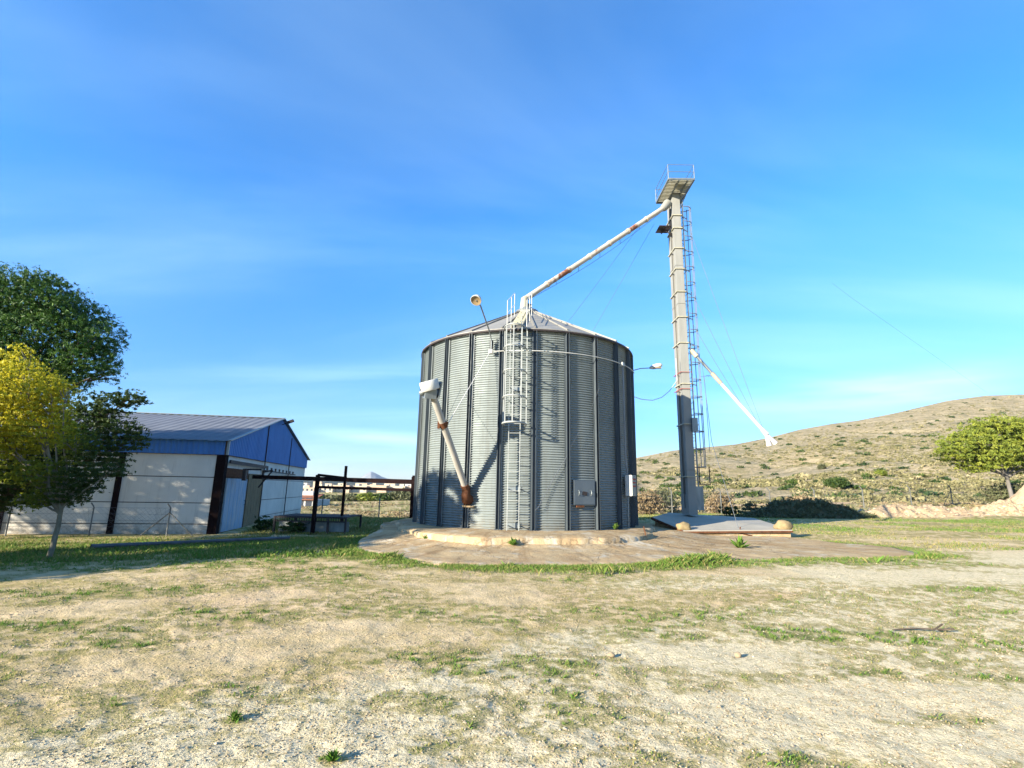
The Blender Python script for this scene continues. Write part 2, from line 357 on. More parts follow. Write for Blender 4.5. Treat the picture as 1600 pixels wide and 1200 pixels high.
def green(x, y):
    v = np.zeros_like(x)
    wx = (fbm(x * 1.1, y * 1.1, 3, 5) - .5) * 1.3; wy = (fbm(x * 1.1 + 40, y * 1.1, 3, 9) - .5) * 1.3
    for cx, cy, rx, ry, k in GREEN:
        s = min(1, ry * 1.2); d = ((x + wx * s - cx) / rx) ** 2 + ((y + wy * s - cy) / ry) ** 2
        v = np.maximum(v, k * np.clip(1.35 - d, 0, 1))
    a = apron_inside(x, y); rr = np.hypot(x, y)
    strip = np.exp(-((a + .42 + (fbm(x * .9, y * .9, 3, 3) - .5) * .7) / (.36 + .15 * sst(3, 8, x))) ** 2) * sst(23, 19, y)
    v = np.maximum(v, strip * 1.05 * (x > -5.0))
    v = np.maximum(v, .85 * sst(-3.5, -6.5, x + (wy * 1.5)) * sst(12.2, 13.6, y + wx) * sst(21.5, 19, y))
    # the far field turns to rough grass
    v = np.maximum(v, .35 * sst(17, 24, y) * sst(6, 9, np.abs(x - 2)) + .3 * sst(30, 50, rr))
    n = fbm(x * 1.7, y * 2.4, 4, 21); n2 = fbm(x * 9, y * 12, 3, 22)
    v = v * sst(.22, .55, n) * (.25 + .95 * sst(.38, .62, n2)) + .62 * sst(.40, .66, fbm(x * .55, y * 1.0, 3, 23)) * sst(.36, .62, n2) * sst(2.2, 4, rr) * (1 - .75 * pale_lo(x, y))
    return np.clip(v, 0, 1)
def pale(x, y):
    # bare limestone gravel in the foreground and on the worn track to the right
    edge = 4.2 + .62 * (x + 2) + (fbm(x * .8, y * .8, 3, 31) - .5) * 1.6
    v = sst(.5, -.5, y - edge)
    t1 = np.exp(-((y - (9.0 + .12 * x) - (fbm(x * .5, y * .1, 2, 8) - .5) * 1.2) / .9) ** 2) * sst(-1.0, 4, x)
    t2 = sst(3.5, 7, x) * .75
    return np.clip(np.maximum(np.maximum(v, t1), t2 * sst(22, 12, y)), 0, 1)

def ground_mat():
    m = Mat('ground', (.4, .35, .25), 1, 0, .0)
    ga = m.attr('green'); pa = m.attr('pale')
    n1 = m.noise(1.3, 8, .68); n2 = m.noise(11, 6, .7); n3 = m.noise(55, 4, .7); nb = m.noise(.35, 5, .6)
    soil = m.mix(m.rng(n2, .35, .65), (.70, .53, .30), (.87, .70, .44))
    soil = m.mix(m.rng(n1, .42, .62, 0, .8), soil, (.50, .39, .19))
    soil = m.mix(m.rng(nb, .5, .66, 0, .75), soil, (.72, .52, .32))
    grav = m.mix(m.rng(n3, .3, .7), (.70, .58, .35), (.90, .79, .53))
    grav = m.mix(m.rng(n2, .5, .68, 0, .7), grav, (.58, .49, .33))
    c = m.mix(m.rng(m.math('ADD', pa, m.rng(n2, .3, .7, -.35, .35)), .35, .65), soil, grav)
    sp_ = m.rng(m.noise(38, 5, .75), .56, .66, 0, .75)
    c = m.mix(m.math('MULTIPLY', sp_, m.rng(n1, .35, .6, .25, 1)), c, (.25, .20, .10))
    straw = m.mix(m.rng(n3, .35, .65), (.42, .33, .13), (.28, .26, .09))
    sm = m.rng(m.math('ADD', m.math('MULTIPLY', ga, 1.0), m.math('MULTIPLY', m.rng(n2, .40, .62), .30)), .14, .44, 0, .85)
    sm = m.math('MULTIPLY', sm, m.rng(n3, .32, .55, .35, 1))
    c = m.mix(sm, c, straw)
    gn = m.mix(m.rng(n3, .3, .7), (.17, .19, .06), (.27, .27, .10))
    gm = m.rng(m.math('ADD', m.math('ADD', ga, m.rng(n3, .3, .7, -.3, .25)), m.rng(n2, .35, .65, -.22, .15)), .40, .80, 0, .8)
    c = m.mix(gm, c, gn)
    m.color(c)
    h = m.math('ADD', m.math('MULTIPLY', n3, .55), m.math('MULTIPLY', m.noise(24, 5, .7), 1.1))
    m.bump(h, .9, .03)
    return m.m
# ground sheet: rings about the origin, fine where it is near
th = np.r_[np.linspace(-62, 62, 640), np.linspace(66, 294, 50)]; th = np.radians(th)
rr = np.r_[.05, np.geomspace(.9, 60, 430), np.geomspace(63, 6600, 54)]
RR, TT = np.meshgrid(rr, th, indexing='ij')
X = RR * np.sin(TT); Y = RR * np.cos(TT); Zg = gz(X.ravel(), Y.ravel()).reshape(X.shape)
amp = sst(40, 12, RR) * sst(.5, 2, RR)
Zl = Zg + amp * ((fbm(X * 3, Y * 3, 3, 51) - .5) * .04 + (fbm(X * 13, Y * 13, 3, 52) - .5) * .014)
Zl = Zl + sst(38, 60, RR) * (fbm(X * .15, Y * .15, 3, 53) - .5) * .5
ins = apron_inside(X, Y); Zl = np.where(ins > .05, Zl - .12, Zl)      # dug in under the slab
nr, na = X.shape; idx = np.arange(nr * na).reshape(nr, na)
a_ = idx[:-1, :]; b_ = idx[1:, :]; q = np.stack([a_, np.roll(a_, -1, 1), np.roll(b_, -1, 1), b_], -1).reshape(-1, 4)
V = np.stack([X, Y, Zl], -1).reshape(-1, 3)
gr_o = npmesh('ground', V, q[:, ::-1], ground_mat(), smooth=True, attrs=dict(green=green(X, Y), pale=pale(X, Y)))
tag(gr_o, kind='structure')
def gzl(x, y):
    r = np.hypot(x, y); am = sst(40, 12, r) * sst(.5, 2, r)
    return gz(x, y) + am * ((fbm(x * 3, y * 3, 3, 51) - .5) * .04 + (fbm(x * 13, y * 13, 3, 52) - .5) * .014)

# ---------------------------------------------------------------- concrete apron and plinth
def conc_mat():
    m = Mat('apron_concrete', (.4, .34, .25), 1, 0, .0)
    c = m.mix(m.rng(m.noise(.9, 7, .65), .35, .65), (.58, .44, .25), (.42, .305, .17))
    c = m.mix(m.rng(m.noise(1.1, 6, .7, (1, 1, 1), 1.2), .52, .66, 0, .85), c, (.60, .55, .43))
    c = m.mix(m.rng(m.noise(6, 7, .75), .58, .70, 0, .75), c, (.20, .15, .10))
    # rust-brown run-off fanning out from the plinth
    sp = m.n('ShaderNodeSeparateXYZ'); m.l(m.co(), sp.inputs[0])
    an = m.n('ShaderNodeMath', operation='ARCTAN2'); m.l(sp.outputs[0], an.inputs[0]); m.l(m.math('MULTIPLY', sp.outputs[1], -1), an.inputs[1])
    cb = m.n('ShaderNodeCombineXYZ'); m.l(m.math('MULTIPLY', an.outputs[0], 12), cb.inputs[0]); 
    m.l(m.math('POWER', m.math('ADD', m.math('MULTIPLY', sp.outputs[0], sp.outputs[0]), m.math('MULTIPLY', sp.outputs[1], sp.outputs[1])), .5), cb.inputs[1])
    st = m.noise(1.1, 6, .7, (1, .22, 1), .9, cb.outputs[0])
    c = m.mix(m.rng(st, .48, .66, 0, .8), c, (.33, .215, .11))
    c = m.mix(m.rng(m.noise(28, 4, .7), .62, .72, 0, .6), c, (.55, .50, .42))
    vo = m.n('ShaderNodeTexVoronoi', feature='DISTANCE_TO_EDGE'); vo.inputs['Scale'].default_value = .42
    vm = m.n('ShaderNodeVectorMath', operation='ADD'); nn_ = m.n('ShaderNodeTexNoise'); nn_.inputs['Scale'].default_value = 2.5; nn_.inputs['Detail'].default_value = 5; m.l(m.co(), nn_.inputs['Vector']); m.l(m.co(), vm.inputs[0]); m.l(nn_.outputs['Color'], vm.inputs[1]); m.l(vm.outputs[0], vo.inputs['Vector'])
    crk = m.rng(vo.outputs['Distance'], .004, .016, 1, 0); c = m.mix(m.math('MULTIPLY', crk, .4), c, (.10, .075, .05))
    m.color(c)
    m.bump(m.math('ADD', m.math('ADD', m.noise(9, 7, .7), m.math('MULTIPLY', crk, -.25)), m.math('MULTIPLY', m.noise(45, 3), .3)), .7, .03)
    return m.m
M_conc = conc_mat()
def polar_slab(name, rad, inner, zf, rows, cols, skirt, jag):
    a = np.linspace(-np.pi, np.pi, cols, endpoint=False); ro = rad(a) + (fbm(a * 9, a * 0 + 3, 4, 71) - .5) * jag
    V = []; 
    for i in range(rows):
        t = i / (rows - 1); r = inner * (1 - t) + ro * t; x = SC[0] + r * np.sin(a); y = SC[1] - r * np.cos(a); V.append(np.stack([x, y, zf(x, y, t, r)], -1))
    x, y = V[-1][:, 0], V[-1][:, 1]; V.append(np.stack([x, y, V[-1][:, 2] - skirt], -1)) ; rows += 1
    V = np.concatenate(V); V[:, 0] -= 0
    idx = np.arange(rows * cols).reshape(rows, cols); A = idx[:-1]; B = idx[1:]
    q = np.stack([A, np.roll(A, -1, 1), np.roll(B, -1, 1), B], -1).reshape(-1, 4)
    o = npmesh(name, V - np.array([SC[0], SC[1], 0]), q[:, ::-1], M_conc, smooth=True, local=True); o.location = (SC[0], SC[1], 0)
    return tag(o, kind='structure')
def apz(x, y, t, r):
    g = gz(x, y); hi = np.clip(.30 - (r - 5.0) * .115, .0, .3) * sst(9, 5, np.abs(x - SC[0]) * .9)
    return np.maximum(g + .035, np.minimum(hi, .2)) * (t < .97) + (g + .012) * (t >= .97) + (fbm(x * 2.5, y * 2.5, 4, 61) - .5) * .05 * (t < .97)
polar_slab('concrete_apron', apron_r, 4.6, apz, 60, 900, .2, .35)
pd = polar_slab('concrete_plinth', pad_r, 3.9, lambda x, y, t, r: .33 - .05 * sst(.9, 1, t) + (fbm(x * 2, y * 2, 3, 62) - .5) * .025, 24, 700, .42, .22)

# ---------------------------------------------------------------- silo
ZB, ZT, ZA = .33, 6.97, 9.25
silo = thing('grain_silo', 'round corrugated galvanised steel grain silo with a low conical roof, on a concrete plinth', 'silo', (SC[0], SC[1], ZB))
def SP(deg, r, z): a = R_(deg); return (SC[0] + r * math.sin(a), SC[1] - r * math.cos(a), z)
pitch = .0808; nz = int((ZT - ZB) / pitch * 8); na = 288
zz = np.linspace(ZB, ZT, nz); aa = np.linspace(0, 2 * np.pi, na, endpoint=False)
AA, ZZ = np.meshgrid(aa, zz); rw = SR + .026 * np.cos((ZZ - ZB) / pitch * 2 * np.pi) + .006 * (np.floor((ZZ - ZB) / .889) % 2)
rw = rw + .003 * (fbm(AA * 6, ZZ * 1.1, 3, 81) - .5)
V = np.stack([SC[0] + rw * np.sin(AA), SC[1] - rw * np.cos(AA), ZZ], -1).reshape(-1, 3)
idx = np.arange(nz * na).reshape(nz, na); A = idx[:-1]; B = idx[1:]
npmesh('wall', V, np.stack([A, np.roll(A, -1, 1), np.roll(B, -1, 1), B], -1).reshape(-1, 4), M_silo, silo, True)
# stiffeners: rib shade painted as dark body colour, lit edge as pale right flange
M_stiff_shade = worn('stiffener', (.085, .105, .115), (.065, .08, .09), .5, .2, 3)
M_flange_lit = worn('rib_flange_lit', (.26, .29, .29), (.20, .225, .225), .5, .2, 3)
for k in range(24):
    d = 2 + 15 * k; mb = MB(); rz = R_(d)
    for off, rad, wd, dp in ((-.048, SR + .075, .012, .13), (.048, SR + .075, .012, .13), (0, SR + .028, .084, .012), (-.075, SR + .03, .042, .012)):
        a = R_(d); cx = SC[0] + rad * math.sin(a) + off * math.cos(a); cy = SC[1] - rad * math.cos(a) + off * math.sin(a)
        mb.box((cx, cy, (ZB + ZT) / 2 - .03), (wd, dp, ZT - ZB - .06), rz)
    mb.box(SP(d, SR + .04, ZB + .01), (.24, .16, .02), rz)
    so_ = mb.build('stiffener', M_stiff_shade, silo); mb = MB(); rad = SR + .045
    for off, dp in ((.078, .012),):
        cx = SC[0] + rad * math.sin(a) + off * math.cos(a); cy = SC[1] - rad * math.cos(a) + off * math.sin(a)
        mb.box((cx, cy, (ZB + ZT) / 2 - .03), (.055, dp, ZT - ZB - .06), rz)
    mb.build('flange', M_flange_lit, so_)
mb = MB()
for k in range(24):
    for i in range(1, 8):
        for j in range(4):
            d = 2 + 15 * k + 3 + j * 3; z = ZB + i * .889
            mb.box(SP(d, SR + .016, z), (.018, .016, .018), R_(d))
tag(mb.build('bolt_rows', M_dark, silo), kind='stuff')
# roof: 48 flat sectors, raised seams
mb = MB(); n = 48; RE = SR + .13; ze = ZT + .02; rt = .42; zt = ZA - .16
def roof_z(r): return ze + (zt - ze) * (RE - r) / (RE - rt)
ring = lambda r, z, o=0: [SP(2 + 7.5 * k + o, r, z) for k in range(n)]
mb.add(ring(RE, ze) + ring(rt, zt), [(k, (k + 1) % n, n + (k + 1) % n, n + k) for k in range(n)])
mb.add(ring(RE, ze - .03) + ring(RE, ze), [(k, (k + 1) % n, n + (k + 1) % n, n + k) for k in range(n)])
mb.add(ring(SR - .1, ze - .03) + ring(RE, ze - .03), [(k, (k + 1) % n, n + (k + 1) % n, n + k) for k in range(n)])
for k in range(24):
    d = 2 + 15 * k; mb.bar(SP(d, RE - .01, ze + .025), SP(d, rt, zt + .025), .055, .06)
mb.build('roof', M_roof_silo, silo)
mb = MB(); mb.lathe((SC[0], SC[1], 0), [(RE + .0, ze - .10), (RE + .012, ze - .10), (RE + .012, ze - .032), (RE, ze - .032)], 96); mb.build('eave_ring', M_dark, silo)
mb = MB()
mb.lathe((SC[0], SC[1], 0), [(.5, zt - .03), (.5, zt + .09), (.46, zt + .12), (.26, zt + .2), (.2, zt + .22), (.2, zt + .42), (.001, zt + .43)], 28)
mb.lathe((SC[0] - .05, SC[1] - .62, 0), [(.17, zt - .4), (.17, zt + .05), (.001, zt + .07)], 16)
mb.build('roof_cap', M_galv, silo)
# roof walkway with two guard rails leading up from the wall ladder
RL = R_(-6.2); ux = np.array([math.cos(RL), math.sin(RL)]); LAD = -6.2
def RP(side, r, h):      # beside the stair line, height above the roof
    b = SP(LAD, r, 0); return (b[0] + ux[0] * side, b[1] + ux[1] * side, roof_z(min(r, RE)) + h)
st = MB()
for i in range(22):
    r = RE - .15 - i * .16; st.bar(RP(-.17, r, .09), RP(.17, r, .09), .09, .025)
for s_ in (-.18, .18): st.bar(RP(s_, RE, .06), RP(s_, .75, .06), .035, .08)
st.build('roof_stair', M_rail_y, silo)
for s_ in (-.34, .34):
    gd = MB()
    rs_ = [RE - .1, 3.1, 2.0]
    for r in rs_: gd.tube([RP(s_, r, 0), RP(s_, r, .98 if r < 4 else .98)], .016, 6)
    for h in (.98, .50): gd.tube([RP(s_, r, h) for r in rs_], .014, 6)
    gd.build('guard_rail', M_white, silo)
# wall ladder
lad = MB(); ld = thing('ladder', None, None) if False else None
LR = SR + .30
def LP(s_, z, dr=0): b = SP(LAD, LR + dr, z); return (b[0] + ux[0] * s_, b[1] + ux[1] * s_, z)
for s_ in (-.185, .185): lad.bar(LP(s_, ZB), LP(s_, ZT + .35), .026, .045, up=(0, 1, 0))
M_lad = worn('ladder_galv', (.42, .44, .41), (.32, .34, .32), .5, .1, 5)
lo = lad.build('ladder', M_lad, silo)
rg = MB(); z = ZB + .3
while z < ZT + .3: 
    q_ = MB(); q_.tube([LP(-.185, z), LP(.185, z)], .011, 6); q_.build('rung', M_lad, lo); z += .305
for z in (.47, 1.6, 4.9, 6.45):  # standoff arms, with plates added to stand for shadow patches between the stringers
    q_ = MB()
    for s_ in (-.185, .185): q_.bar(LP(s_, z, -.02), LP(s_, z, -.28), .05, .012)
    q_.box(LP(0, z, -.27), (.42, .012, .16), RL); q_.build('standoff_shade_plate', M_galv, lo)
def hoop(z, r=.38):
    pts = []
    for i in range(17):
        a = math.pi * (-.12 + 1.24 * i / 16); b = SP(LAD, LR + .02 + r * 1.7 * math.sin(a) + .06, 0); o_ = -r * math.cos(a)
        pts.append((b[0] + ux[0] * o_, b[1] + ux[1] * o_, z))
    return pts
hz_ = [3.65, 4.5, 5.35, 6.15, 6.85]
cage = MB()
for i in (1, 5, 8, 11, 15):
    cage.bar(hoop(hz_[0])[i], hoop(hz_[-1])[i], .036, .012)
cg = cage.build('safety_cage', M_lad, silo)
for z in hz_:
    q_ = MB(); q_.tube(hoop(z), .022 if z > 3.7 else .032, 6); q_.build('hoop', M_lad, cg)
q_ = MB(); q_.lathe(LP(0, 3.67, .32), [(.001, .0), (.33, 0), (.33, .03), (.001, .03)], 20); 
# hatch
hp = MB(); hd = 24.9; hp.box(SP(hd, SR + .05, 1.53), (.83, .07, .80), R_(hd)); hp.box(SP(hd, SR + .092, 1.53), (.77, .014, .74), R_(hd))
M_hatch = worn('hatch_sheet', (.14, .17, .19), (.105, .13, .15), .4, .4, 2)
ho = hp.build('hatch_door', M_hatch, silo)
for dd in (-3.1, 3.1):
    q_ = MB(); q_.tube([SP(hd + dd, SR + .10, 1.60), SP(hd + dd, SR + .15, 1.58), SP(hd + dd, SR + .15, 1.46), SP(hd + dd, SR + .10, 1.44)], .012, 6); q_.build('handle', M_galv, ho)
q_ = MB(); q_.box(SP(hd, SR + .108, 1.5), (.17, .02, .12), R_(hd), 0, .2); q_.build('latch_plate', M_dark, ho)
q_ = MB(); q_.box(SP(hd - 2.2, SR + .06, 1.09), (.28, .09, .06), R_(hd)); q_.build('hatch_hinge', M_rust, ho)
# electrical conduit round the wall
cd = MB(); cd.tube([SP(d, SR + .185, 6.17) for d in np.arange(-17.3, 71, 2)], .016, 6)
cd.build('conduit', M_white, silo)
q_ = MB(); q_.box(SP(-17.4, SR + .2, 6.17), (.13, .08, .13), R_(-17)); q_.build('junction_box', M_white, silo)
q_ = MB(); q_.box(SP(50.2, SR + .2, 6.17), (.15, .08, .13), R_(50)); q_.build('junction_box', M_white, silo)
q_ = MB(); q_.tube([SP(50.6, SR + .19, 6.1), SP(51, SR + .19, 2.6), SP(52.5, SR + .17, 2.35), SP(53.0, SR + .17, 2.15)], .028, 8); q_.build('conduit', M_steel_blue, silo)
q_ = MB(); q_.tube([SP(54, SR + .16, 1.46), SP(53.6, SR + .14, 1.3), SP(54, SR + .12, .34)], .035, 8); q_.build('conduit', M_galv, silo)

cb_ = thing('control_box', 'white electrical control box with red buttons on the right side of the silo', 'control box', SP(54.8, SR + .1, 1.8))
q_ = MB(); q_.box(SP(54.8, SR + .22, 1.80), (.40, .24, .72), R_(54.8)); bo = q_.build('box_body', M_white, cb_)
q_ = MB(); q_.box(SP(54.8, SR + .348, 1.80), (.37, .014, .69), R_(54.8)); fo = q_.build('front_panel', M_galv, cb_)
for i, (a, b) in enumerate(((-.08, .22), (.06, .22), (-.08, .10), (.06, .10), (-.08, -.02), (.06, -.02))):
    q_ = MB(); p = SP(54.8, SR + .355, 1.80 + b); e = (p[0] + math.cos(R_(54.8)) * a, p[1] + math.sin(R_(54.8)) * a, p[2])
    q_.lathe(e, [(.03, 0), (.03, .025), (.001, .03)], 10, (math.sin(R_(54.8)), -math.cos(R_(54.8)), 0)); q_.build('push_button', M_red, fo)

# lamps on the silo
def V3(p): return Vector([float(i) for i in p])
p0 = SP(-17.2, SR + .2, 6.25); ptop = atY(751, 478, 15.2); head = atY(744, 469, 15.0)
lp = thing('floodlight', 'round shaded yard lamp on a bent arm above the left eave of the silo', 'lamp', p0, 'lamps on the silo')
q_ = MB(); mid = V3(SP(-17.6, SR + .26, 6.75)); q_.tube([p0, V3(p0) + Vector((0, -.03, .25)), mid, mid.lerp(V3(ptop), .12) + Vector((.02, 0, -.02)), ptop, head], .024, 8); q_.build('arm', M_galv, lp)
ax = Vector((-.25, -.62, -.75)).normalized()
q_ = MB(); q_.lathe(V3(head) - ax * .05, [(.001, -.17), (.07, -.16), (.13, -.08), (.175, .03), (.18, .09), (.165, .085)], 20, ax); sh = q_.build('lamp_shade', M_white, lp)
q_ = MB(); q_.lathe(V3(head) - ax * .05, [(.162, .075), (.11, .05), (.001, .04)], 20, ax); q_.build('lens', M_glass, lp)
q_ = MB(); q_.box(SP(-17.3, SR + .17, 6.42), (.1, .07, .3), R_(-17)); q_.build('bracket', M_dark, lp)
p0 = SP(70, SR + .05, 6.25); p1 = atY(1015, 575, 19.4); p2 = atY(1034, 570, 19.3)
lp = thing('floodlight', 'elongated white yard lamp on a thin arm at the right edge of the silo', 'lamp', p0, 'lamps on the silo')
q_ = MB(); q_.tube([p0, V3(p0).lerp(V3(p1), .5) + Vector((0, 0, .04)), p1], .018, 8); q_.build('arm', M_steel_blue, lp)
ax = (V3(p2) - V3(p1)).normalized()
q_ = MB(); q_.lathe(V3(p1), [(.02, -.02), (.05, .03), (.09, .12), (.105, .28), (.09, .42), (.04, .5), (.001, .51)], 14, ax); sh = q_.build('lamp_housing', M_white, lp)
q_ = MB(); q_.box(V3(p1) + ax * .3 + Vector((0, -.02, -.085)), (.30, .13, .035)); q_.build('lens', M_glass, lp)

# unloading auger
ab = V3(SP(-26.5, SR + .3, 1.62)); ah = V3(atY(673, 608, 14.55))
d_ = (ah - ab).normalized()
au = thing('grain_auger', 'inclined unloading auger tube with a white drum head and rusty foot on the silo front', 'auger', SP(-26.5, SR, 1.2))
q_ = MB(); q_.tube([ab + d_ * .05, ah], .105, 18); q_.build('tube', worn('auger_paint', (.46, .44, .39), (.34, .32, .27), .6, 0, 3, (.24, .15, .09), .66, .8), au)
q_ = MB(); q_.tube([ab - d_ * .1, ab + d_ * .12], .135, 18); c_ = ab + (ah - ab) * .66; q_.build('flange', M_rust, au, 'rusty lower flange')
q_ = MB(); q_.tube([c_ - d_ * .09, c_ + d_ * .09], .122, 18); q_.box(c_ + Vector((-.13, -.05, -.02)), (.07, .1, .22)); q_.box(c_ + Vector((.12, .0, .05)), (.06, .12, .08)); q_.build('clamp', M_rust, au, 'rusty clamp band')
q_ = MB(); wp = V3(SP(-26.5, SR - .02, 1.3)); e1 = ab - d_ * .08
q_.tube([e1, ab + Vector((.02, -.02, -.25)), ab + Vector((.03, .15, -.4)), wp + Vector((0, 0, -.05))], [.125, .15, .16, .16], 14); q_.build('foot_elbow', M_rust, au, 'rusty elbow at the wall')
q_ = MB(); q_.box(V3(SP(-26.5, SR + .06, 1.02)), (.42, .13, .05), R_(-26)); q_.build('sill', M_conc, au)
up = Vector((-.28, -.25, .93)).normalized()
q_ = MB(); q_.lathe(ah, [(.001, .26), (.27, .26), (.285, .24), (.285, -.02), (.27, -.04), (.001, -.04)], 24, up); hd_ = q_.build('drum_head', M_white, au)
q_ = MB(); q_.box(ah + Vector((-.02, .02, -.14)), (.34, .30, .28), .4, .2); q_.build('gearbox', M_galv, au)
q_ = MB(); q_.box(ah + Vector((-.05, -.15, .07)), (.20, .1, .12), .3); q_.build('motor_slot', M_dark, au)
q_ = MB(); q_.lathe(ah + Vector((-.24, -.02, -.12)), [(.001, -.1), (.07, -.08), (.09, 0), (.07, .08), (.001, .1)], 12, (1, .1, .3)); q_.build('motor', M_galv, au)
q_ = MB(); q_.box(ah + Vector((.22, .1, .0)), (.04, .36, .50), .5, .2, .1); q_.build('cover_flap', M_galv, au)
def wire(name, label, pts, r=.008, mat=None, cat='cable', sag=0, n=14, group=None):
    pts = [V3(p) for p in pts]
    if len(pts) == 2 and sag:
        a, b = pts; pts = [a.lerp(b, t) - Vector((0, 0, sag * 4 * t * (1 - t))) for t in np.linspace(0, 1, n)]
    q = MB(); q.tube(pts, r, 5); o = q.build(name, mat or M_wire); return tag(o, label, cat, group)
wire('stay_cable', 'thin white stay line from the left lamp box down to the auger tube', [SP(-17.8, SR + .2, 6.15), c_ + Vector((.15, 0, .05))], .011, M_wirew)
wire('stay_cable', 'thin dark wire rising from the auger clamp up the silo wall', [c_ + Vector((.05, .05, .1)), SP(-33, SR + .05, 5.0)], .006)
wire('chain', 'dark slack chain with its shadow slanting from the middle rib up to the hatch side', [SP(2.5, SR + .17, .95), SP(4, SR + .16, 1.05), SP(10, SR + .1, 1.9), SP(17, SR + .1, 2.75)], .010, None, 'chain')
wire('thin_rope', 'thin pale rope slanting up the dark wall panels above the hatch', [SP(18, SR + .17, 3.0), SP(28, SR + .1, 4.2), SP(33, SR + .17, 5.1)], .004, M_wire, 'rope')

# ---------------------------------------------------------------- elevator tower
TX, TY = float(atY(1077, 803, 22.95)[0]), 22.95; TZ = .62; TT_ = 16.55
tw = thing('bucket_elevator', 'tall beige twin-leg grain bucket elevator tower with caged ladder behind the silo', 'grain elevator', (TX, TY, TZ))
LW = .36
def leg(y0): 
    q = MB(); 
    seg = 2.0; z = TZ
    while z < TT_ - .01:
        z2 = min(z + seg, TT_); q.box((TX + LW / 2, y0 + .15, (z + z2) / 2), (LW, .30, z2 - z - .006)); q.box((TX + LW / 2, y0 + .15, z2 - .02), (LW + .035, .335, .035)); z = z2
    return q
for y0 in (TY, TY + .62): leg(y0).build('trunking_leg', M_galv_leg, tw)
q_ = MB(); q_.box((TX + LW / 2, TY + .46, TZ + .45), (LW + .03, 1.0, .9)); q_.build('boot', M_galv_leg, tw)
for i, z in enumerate([2.3, 4.7, 6.6, 8.6, 9.9, 11.2, 12.4, 13.5, 14.6, 15.3]):
    q_ = MB(); m_ = M_rail_y
    cx, cy = TX + LW / 2, TY + .46
    for (a, b) in (((-.22, -.5), (.22, -.5)), ((.22, -.5), (.22, .5)), ((.22, .5), (-.22, .5)), ((-.22, .5), (-.22, -.5))):
        q_.bar((cx + a[0], cy + a[1], z), (cx + b[0], cy + b[1], z), .04, .05)
    q_.bar((cx + .22, cy - .45, z), (cx + .62, cy - .1, z), .03, .04)
    q_.build('collar', M_rail_y, tw)
for z in (7.15, 6.35):
    q_ = MB(); q_.bar((TX - .06, TY + 1.0, z), (TX - .06, TY - .06, z), .03); q_.bar((TX - .06, TY - .06, z), (TX + LW + .1, TY - .06, z), .02)
    q_.build('red_strap', M_red, tw)
# cables up the gap
q_ = MB(); q_.tube([(TX - .03, TY + .42, .9), (TX - .04, TY + .40, 8), (TX - .03, TY + .42, 16)], .012, 6); q_.build('cable_run', M_dark, tw)
# head platform
px0, px1, py0, py1, pz = TX - .55, TX + .72, TY - 1.15, TY + .95, TT_ + .0
q_ = MB()
for i in range(17):
    y = py0 + .08 + i * (py1 - py0 - .16) / 16; q_.box(((px0 + px1) / 2, y, pz + .04), (px1 - px0 - .08, .075, .03))
dk = q_.build('platform_deck', M_rail_y, tw)
q_ = MB()
for a, b in (((px0, py0), (px1, py0)), ((px1, py0), (px1, py1)), ((px1, py1), (px0, py1)), ((px0, py1), (px0, py0))):
    q_.bar((a[0], a[1], pz + .02), (b[0], b[1], pz + .02), .045, .09)
for x in (TX - .02, TX + LW + .04): q_.bar((x, py0, pz - .03), (x, py1, pz - .03), .05, .07)
for s_ in (0, 1): q_.bar((TX + LW + .05, TY + .1 + .6 * s_, pz - .75), (px1, TY + .1 + .6 * s_, pz - .05), .035)
q_.build('platform_frame', M_galv, tw)
q_ = MB(); rh = .80
for x in (px0, px1):
    for y in (py0, py1): q_.tube([(x, y, pz), (x, y, pz + rh)], .020, 6)
for h in (rh, rh * .52):
    for a, b in (((px0, py0), (px1, py0)), ((px1, py0), (px1, py1)), ((px1, py1), (px0, py1)), ((px0, py1), (px0, py0))): q_.tube([(a[0], a[1], pz + h), (b[0], b[1], pz + h)], .014, 6)
q_.build('railing', M_galv, tw)
q_ = MB(); q_.box((TX + LW / 2, TY + .46, TT_ + .25), (LW + .06, .9, .4)); q_.lathe((TX - .01, TY + .46, TT_ + .42), [(.001, 0), (.44, 0), (.44, LW + .04), (.001, LW + .04)], 24, (1, 0, 0)); q_.build('head_casing', M_galv_leg, tw)
q_ = MB(); q_.lathe((TX - .1, TY - .6, TT_ + .22), [(.001, 0), (.13, 0), (.15, .03), (.15, .34), (.11, .38), (.001, .4)], 14, (1, 0, 0)); q_.box((TX + .1, TY - .62, TT_ + .10), (.4, .3, .08)); q_.box((TX + .45, TY - .6, TT_ + .2), (.22, .24, .22)); q_.build('motor', M_rail_y, tw)
# small side platform
pc = atY(1030, 357, TY + .3); q_ = MB()
for i in range(6): q_.box((TX - .42, TY + .05 + i * .13, pc[2]), (.62, .08, .03))
q_.bar((TX - .42, TY, pc[2] - .04), (TX - .42, TY + .75, pc[2] - .04), .05); q_.bar((TX - .02, TY + .3, pc[2] - .35), (TX - .5, TY + .3, pc[2] - .04), .035)
q_.build('side_platform', M_dark, tw)
